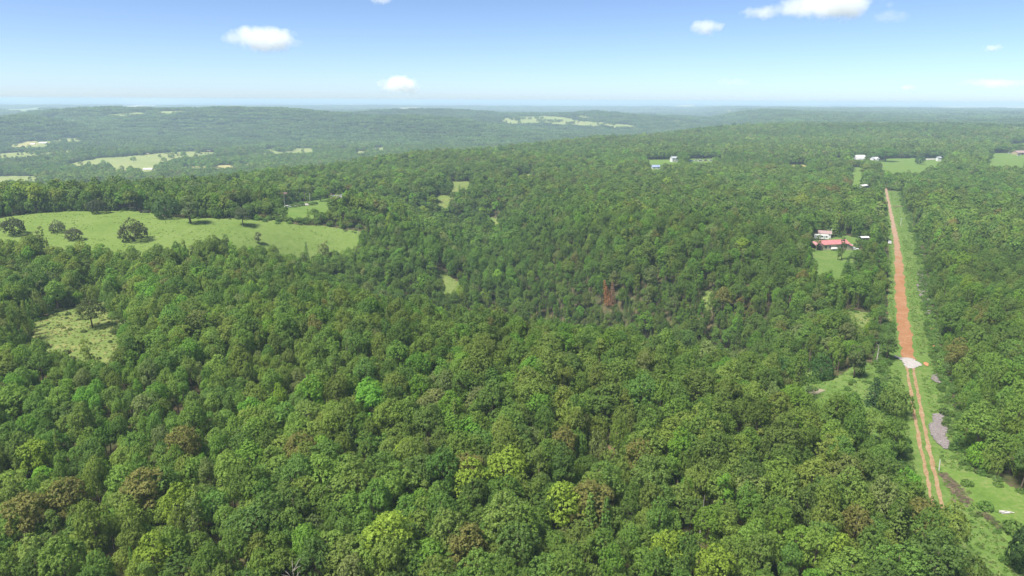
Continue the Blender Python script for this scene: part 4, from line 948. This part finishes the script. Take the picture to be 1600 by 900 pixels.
# the trees that show largest are single objects
vis = (PX > 4) & (PX < 1596) & (PY < 892) & (PD > 20)
order = np.argsort(np.where(vis, PD, 1e9))
NIND = 255
ind = order[:NIND]
COLW = {0: 'olive-green', 1: 'mid-green', 2: 'dark green', 3: 'bluish green', 4: 'fresh green', 5: 'lime-yellow', 6: 'tan-tinged', 7: 'grey-green'}
ORD = ['first', 'second', 'third', 'fourth', 'fifth', 'sixth', 'seventh', 'eighth', 'ninth', 'tenth', 'eleventh', 'twelfth', 'thirteenth', 'fourteenth', 'fifteenth', 'sixteenth', 'seventeenth', 'eighteenth']
marks = {}
for c in (5, 6):
    m = sorted([i for i in ind if cls[i] == c], key=lambda i: PX[i])
    for k, i in enumerate(m): marks[i] = '%s %s tree from the left' % (ORD[k] if k < len(ORD) else 'last', COLW[c])
def sizew(i): return 'broad' if sx_[i] > 0.98 else 'small' if sx_[i] < 0.66 else 'rounded'
seen = {}
def near_label(i):
    if i in marks: return marks[i] + ' in the front rows of the forest'
    j = min(marks, key=lambda q: math.hypot(PX[q] - PX[i], (PY[q] - PY[i]) * 1.4))
    dx, dy = PX[i] - PX[j], PY[i] - PY[j]
    dr = ('right of' if dx > 0 else 'left of') if abs(dx) > 2.2 * abs(dy) else ('above' if dy < 0 else 'below') if abs(dy) > 2.2 * abs(dx) else ('upper' if dy < 0 else 'lower') + ' ' + ('right of' if dx > 0 else 'left of')
    kind = {'broad': 'tree', 'tall': 'slender tree', 'cone': 'cedar', 'bush': 'bush'}[SHAPES[shp[i]][0]]
    key = (sizew(i), COLW[cls[i]], kind, dr, j); seen[key] = seen.get(key, 0) + 1
    k = seen[key]
    return '%s %s %s%s, %s the %s' % (key[0], key[1], kind, '' if k == 1 else ' (%s such)' % ORD[k - 1], dr, marks[j])
if not marks: marks[int(ind[0])] = 'nearest tree at the bottom edge'
dist_sorted = sorted(ind, key=lambda i: min(math.hypot(PX[q] - PX[i], PY[q] - PY[i]) for q in marks))
for i in dist_sorted:
    i = int(i)
    nm = {'broad': 'oak_tree', 'tall': 'slender_tree', 'cone': 'cedar_tree', 'bush': 'oak_tree'}[SHAPES[shp[i]][0]]
    place_tree(nm, int(shp[i]), float(TX[i]), float(TY[i]), float(sx_[i]), float(sz_[i]), float(rz_[i]), tint[i], near_label(i), 'tree', 'front rows of forest trees', z=float(TZ[i]))
rest = np.ones(n, bool); rest[ind] = False
def forest(name, m, lod, label):
    k = np.nonzero(m)[0]
    scatter(name, np.stack([TX[k], TY[k], TZ[k]], -1), shp[k], np.stack([0 * k, 0 * k, rz_[k]], -1), np.stack([sx_[k], sx_[k], sz_[k]], -1), tint[k], PC[lod], label)
forest('forest', rest & (TR < 430), 0, 'closed green oak forest covering the near ridge and draw')
forest('forest', rest & (TR >= 430) & (TR < 1000), 1, 'green mixed forest around the pasture and the middle distance')
forest('forest', rest & (TR >= 1000), 2, 'far forest on the plateau and valley sides')
# groves beyond two kilometres
def groves(y0, r0, r1, sp, scale):
    X, Y = hexpts(-r1 * 0.82, r1 * 0.82, 800, r1, sp, 0.3); r_ = np.hypot(X, Y)
    k = in_view(X, Y, 45) & (r_ >= r0) & (r_ < r1); X, Y = X[k], Y[k]
    k = ~in_clear(X, Y) & ~blocked(X, Y); X, Y = X[k], Y[k]; q = len(X)
    base = np.array([0.1, 0.16, 0.046]) * rng.uniform(0.75, 1.3, (q, 1)) * rng.uniform(0.93, 1.07, (q, 3)) * (0.65 + 0.7 * fbm(X / 500, Y / 500, 95, 3))[:, None]
    return np.stack([X, Y, terrain(X, Y) - 1.0], -1), rng.integers(0, 6, q), np.stack([0 * X, 0 * X, rng.uniform(0, 6.28, q)], -1), np.stack([scale + 0 * X] * 2 + [rng.uniform(0.85, 1.2, q) * (scale * 0.5 + 0.5)], -1), base
A = groves(0, 1985, 4200, 38, 1.0); B = groves(0, 4200, 9500, 75, 1.9)
scatter('distant_woodland', *[np.concatenate([a, b]) for a, b in zip(A, B)], PG, 'distant hazy woodland covering hills and plateau')

# ------------------------------------------------------------------ undergrowth, grass tufts, rubble
def inside(poly, nper, pad=0):
    P = np.array(poly); lo, hi = P.min(0), P.max(0); a = (hi - lo).prod(); q = int(a * nper)
    X = rng.uniform(lo[0], hi[0], q); Y = rng.uniform(lo[1], hi[1], q); m = inpoly(X, Y, [tuple(p) for p in poly]); return X[m], Y[m]
def tuft(seed):
    r = np.random.default_rng(seed); k = 16
    a = r.uniform(0, 6.28, k); q = r.uniform(0.05, 0.5, k)
    C = np.stack([np.cos(a) * q, np.sin(a) * q, r.uniform(0.1, 0.32, k)], -1); N = unit(np.stack([np.cos(a), np.sin(a), 0.8 + 0 * a], -1) + r.normal(0, 0.4, (k, 3)))
    V, Fc = leaf_quads(C, N, 0.5, 0.5, r); return mesh_np('tuft', V, Fc, [M_LEAF], leafvar=r.uniform(0.2, 0.8, k))
PT = proto_collection('tuft_shapes', [tuft(300 + i) for i in range(4)])
def tufts(X, Y, cols, s0, s1, zoff=0.25):
    q = len(X); c = np.array(cols)[rng.integers(0, len(cols), q)] * rng.uniform(0.75, 1.25, (q, 1)); s = rng.uniform(s0, s1, q)
    return np.stack([X, Y, terrain(X, Y) + zoff], -1), rng.integers(0, 4, q), np.stack([0 * X, 0 * X, rng.uniform(0, 6.28, q)], -1), np.stack([s, s, s * rng.uniform(0.6, 1.1, q)], -1), c
parts = []
X, Y = inside(PAST, 0.16); k = fbm(X / 14, Y / 6, 201) > 0.45; parts.append(tufts(X[k], Y[k], [(0.2, 0.3, 0.065), (0.17, 0.27, 0.055), (0.25, 0.3, 0.1)], 0.5, 1.0))
for P, dn in ((CLEAR[1], 0.35), ): X, Y = inside(P, dn); parts.append(tufts(X, Y, [(0.2, 0.24, 0.07), (0.15, 0.21, 0.055), (0.32, 0.29, 0.13)], 0.5, 1.1))
q = 26000; T_ = rng.uniform(-60, 620, q); S_ = rng.uniform(-8, 30, q); L_ = np.interp(T_, *COR_L); R_ = np.interp(T_, *COR_R)
k = (S_ > L_) & (S_ < R_) & ((np.abs(S_) > 2.9) | ((np.abs(S_) < 0.3) & (T_ < tW - 8))) & ((T_ < 330) | (rng.uniform(size=q) < 0.35)); T_, S_ = T_[k], S_[k]
X = ROAD_P[0] + ROAD_D[0] * T_ + ROAD_N[0] * (S_ + bend(T_)); Y = ROAD_P[1] + ROAD_D[1] * T_ + ROAD_N[1] * (S_ + bend(T_))
nolawn = ~inpoly(X, Y, GPILE)
lawnm = inpoly(X, Y, LAWNP)
tt, ss = road_ts(X, Y); lawnm |= (np.abs(tt - tW) < 10) & (np.abs(ss) < 6)
k = nolawn & ~lawnm; X, Y = X[k], Y[k]
inner = np.abs(road_ts(X, Y)[1]) < 0.6
a = tufts(X, Y, [(0.16, 0.26, 0.055), (0.13, 0.225, 0.048), (0.2, 0.26, 0.08)], 0.5, 1.1, 0.12); a[3][inner] *= 0.35; parts.append(a)
GL = [P for P in CLEAR if 60 < np.array(P)[:, 0].mean() < 160 and 150 < np.array(P)[:, 1].mean() < 260]
for P in GL: X, Y = inside(P, 0.5); parts.append(tufts(X, Y, [(0.15, 0.25, 0.05), (0.12, 0.21, 0.045), (0.2, 0.25, 0.075)], 0.5, 1.0, 0.28))
scatter('grass', *[np.concatenate(z) for z in zip(*parts)], PT, 'rough green grass tufts on pasture, glade and road verge')
# bushes along the corridor and at wood edges
parts = []
def shrubs(X, Y, cols, s0, s1):
    q = len(X); c = np.array(cols)[rng.integers(0, len(cols), q)] * rng.uniform(0.75, 1.25, (q, 1)); s = rng.uniform(s0, s1, q) * rng.uniform(0.7, 1.3, q)
    return np.stack([X, Y, terrain(X, Y) - 0.1], -1), rng.choice(KIDX['bush'], q), np.stack([0 * X, 0 * X, rng.uniform(0, 6.28, q)], -1), np.stack([s, s, s * rng.uniform(0.7, 1.2, q)], -1), c
GRC = [(0.11, 0.2, 0.042), (0.09, 0.17, 0.038), (0.14, 0.235, 0.05), (0.12, 0.19, 0.055)]
q = 2400; T_ = rng.uniform(-50, 620, q); R_ = np.interp(T_, *COR_R); S_ = R_ + rng.uniform(-3.2, 4.5, q)
k = (S_ > 4.2) & ~((T_ > 230) & (rng.uniform(size=q) < 0.6)) ; T_, S_ = T_[k], S_[k]
X = ROAD_P[0] + ROAD_D[0] * T_ + ROAD_N[0] * (S_ + bend(T_)); Y = ROAD_P[1] + ROAD_D[1] * T_ + ROAD_N[1] * (S_ + bend(T_))
k = ~inpoly(X, Y, GPILE)
k &= ~inpoly(X, Y, LAWNP)
parts.append(shrubs(X[k], Y[k], GRC, 0.1, 0.32))
q = 700; T_ = rng.uniform(-40, 140, q); S_ = np.interp(T_, *COR_L) + rng.normal(0, 1.2, q); k = S_ < -3.2
parts.append(shrubs((ROAD_P[0] + ROAD_D[0] * T_ + ROAD_N[0] * (S_ + bend(T_)))[k], (ROAD_P[1] + ROAD_D[1] * T_ + ROAD_N[1] * (S_ + bend(T_)))[k], GRC, 0.1, 0.3))
for P in GL: X, Y = inside(P, 0.03); parts.append(shrubs(X, Y, GRC, 0.08, 0.24))
X, Y = inside(CLEAR[1], 0.03); parts.append(shrubs(X, Y, [(0.1, 0.14, 0.04), (0.08, 0.11, 0.035)], 0.1, 0.3))
for P in CLEAR:                                        # bushes along the field edges
    A = np.array(P); D = np.hypot(*A.mean(0))
    if D > 700 or len(A) < 5: continue
    for p0, p1 in zip(A, np.roll(A, -1, 0)):
        m = int(np.hypot(*(p1 - p0)) / 3.0)
        if m < 1: continue
        f = rng.uniform(0, 1, m)[:, None]; Q = p0 + (p1 - p0) * f + rng.normal(0, 1.6, (m, 2))
        tt, ss = road_ts(Q[:, 0], Q[:, 1]); kk = (np.abs(ss) > 6) & ~(Q[:, 1] < 110); Q = Q[kk]
        parts.append(shrubs(Q[:, 0], Q[:, 1], GRC, 0.14, 0.45))
q = 340; f = rng.uniform(0, 1, q); a = W(1474, 742); b = W(1518, 778); c = W(1500, 800)
Q = a + (b - a) * f[:, None] + (c - b) * (rng.uniform(0, 0.9, q) * f)[:, None] + rng.normal(0, 0.5, (q, 2))
parts.append(shrubs(Q[:, 0], Q[:, 1], [(0.27, 0.21, 0.16), (0.22, 0.175, 0.13), (0.15, 0.21, 0.06)], 0.05, 0.13))
q = 160; f = rng.uniform(0, 1, q); a = W(1536, 803); b = W(1575, 834)
Q = a + (b - a) * f[:, None] + rng.normal(0, 0.6, (q, 2)); parts.append(shrubs(Q[:, 0], Q[:, 1], [(0.19, 0.155, 0.11), (0.13, 0.17, 0.06)], 0.05, 0.12))
X, Y = inside(wpoly([(1482, 800), (1530, 795), (1600, 860), (1600, 930), (1500, 930)]), 0.16); parts.append(shrubs(X, Y, GRC + [(0.15, 0.22, 0.06)], 0.05, 0.14))
scatter('undergrowth', *[np.concatenate(z) for z in zip(*parts)], PC[1], 'low bushes and brush along the road corridor and wood edges')
def stone(seed):
    bm = bmesh.new(); bmesh.ops.create_icosphere(bm, subdivisions=1, radius=0.5); r = random.Random(seed)
    for v in bm.verts: v.co *= r.uniform(0.7, 1.2)
    for v in bm.verts: v.co.z *= 0.6
    me = bpy.data.meshes.new('stone'); bm.to_mesh(me); bm.free(); me.materials.append(mat_plain('grey_stone', (0.19, 0.168, 0.165), 0.9, 0.25, 2)); return me
PS = proto_collection('stone_shapes', [stone(i) for i in range(4)])
X, Y = inside(GPILE, 5.0); q = len(X); s = rng.uniform(0.15, 0.6, q)
scatter('rubble', np.stack([X, Y, terrain(X, Y) + 0.36], -1), rng.integers(0, 4, q), np.stack([0 * X, 0 * X, rng.uniform(0, 6, q)], -1), np.stack([s, s, s], -1), np.ones((q, 3)), PS, 'grey rubble heap beside the two-rut track')

# ------------------------------------------------------------------ clouds
def mat_cloud(dens, seed, asp):
    m, n, out = nt('cloud_vapour')
    tc = n.nodes.new('ShaderNodeTexCoord')
    mp = n.nodes.new('ShaderNodeMapping'); mp.inputs['Scale'].default_value = (2.2, 1.6, 2.2 * max(asp, 0.3)); n.links.new(tc.outputs['Object'], mp.inputs['Vector'])
    no = n.nodes.new('ShaderNodeTexNoise'); no.noise_dimensions = '4D'; no.inputs['W'].default_value = seed * 3.7; no.inputs['Scale'].default_value = 1.0; no.inputs['Detail'].default_value = 5; no.inputs['Roughness'].default_value = 0.62
    n.links.new(mp.outputs[0], no.inputs['Vector'])
    le = n.nodes.new('ShaderNodeVectorMath'); le.operation = 'LENGTH'; n.links.new(tc.outputs['Object'], le.inputs[0])
    a = n.nodes.new('ShaderNodeMath'); a.operation = 'MULTIPLY_ADD'; a.inputs[1].default_value = -0.75; a.inputs[2].default_value = 0.0
    n.links.new(le.outputs['Value'], a.inputs[0])
    b = n.nodes.new('ShaderNodeMath'); b.operation = 'MULTIPLY_ADD'; b.inputs[1].default_value = 1.6; n.links.new(no.outputs['Fac'], b.inputs[0]); n.links.new(a.outputs[0], b.inputs[2])
    r = n.nodes.new('ShaderNodeMapRange'); r.inputs['From Min'].default_value = 0.22; r.inputs['From Max'].default_value = 0.6; r.inputs['To Max'].default_value = dens
    n.links.new(b.outputs[0], r.inputs['Value'])
    p = n.nodes.new('ShaderNodeVolumePrincipled'); p.inputs['Color'].default_value = (1, 1, 1, 1)
    n.links.new(r.outputs[0], p.inputs['Density']); n.links.new(p.outputs[0], out.inputs['Volume']); return m
CL = [(1302, 6, 78, 26, 1.0, 'largest white puffy cloud at the top right'), (413, 62, 58, 21, 0.8, 'white oval cloud in the left part of the sky'),
      (626, 132, 42, 16, 0.8, 'small white cloud low over the centre horizon'), (1190, 19, 36, 12, 0.4, 'thin flat cloud left of the largest cloud'),
      (1104, 43, 29, 13, 0.45, 'small faint cloud below and left of the thin flat cloud'), (1388, 26, 30, 10, 0.13, 'faint slanting wisp right of the largest cloud'),
      (1551, 75, 13, 6, 0.3, 'tiny cloud spot near the right edge of the sky'), (1556, 130, 46, 8, 0.4, 'flat streak of cloud low at the right'),
      (595, 0, 26, 8, 0.25, 'faint cloud cut by the top edge left of centre'), (1418, 137, 14, 5, 0.25, 'tiny flat cloud low above the right horizon'),
      (1148, 128, 30, 8, 0.1, 'barely visible haze cloud low over the plateau')]
for i, (px, py, hw, hh, dn, lab) in enumerate(CL):
    d = pix_ray(px, py); el = math.asin(d[2]); D = min(1500 / max(math.tan(el), 0.01), 30000); D = max(D, 9000)
    c = np.array([0, 0, CAM_H]) + d * D; m = D / F_PX
    if c[2] - hh * m < 160: c[2] = 160 + hh * m
    bm = bmesh.new(); bmesh.ops.create_icosphere(bm, subdivisions=3, radius=1.0)
    me = bpy.data.meshes.new('cloud'); bm.to_mesh(me); bm.free(); me.materials.append(mat_cloud(dn * 2.2 / (hw * 0.6 * m), i, hh / hw))
    o = link('cloud', me, None, tuple(c), (0, 0, -math.atan2(c[0], c[1])), (hw * m, hw * m * 0.6, hh * m)); tag(o, lab, 'cloud', 'small fair-weather clouds')

# ------------------------------------------------------------------ haze
m, n_, out = nt('haze_air')
p = n_.nodes.new('ShaderNodeVolumePrincipled'); p.inputs['Color'].default_value = (0.6, 0.79, 0.97, 1); p.inputs['Density'].default_value = HAZE_DENSITY
p.inputs['Anisotropy'].default_value = 0.0
n_.links.new(p.outputs[0], out.inputs['Volume'])
zlo = float(GZ.min()) - 1.5; zhi = max(CAM_H, float(GZ.max()) + 18) + 4
tag(bm_obj('haze', lambda bm: add_box(bm, 0, 320, (zlo + zhi) / 2, 2 * 47500, 2 * 47500, zhi - zlo), m), 'pale blue summer haze over the far hills', None, None, 'stuff')
print('trees', n, 'zrange', GZ.min(), GZ.max(), 'ext', gx.max())
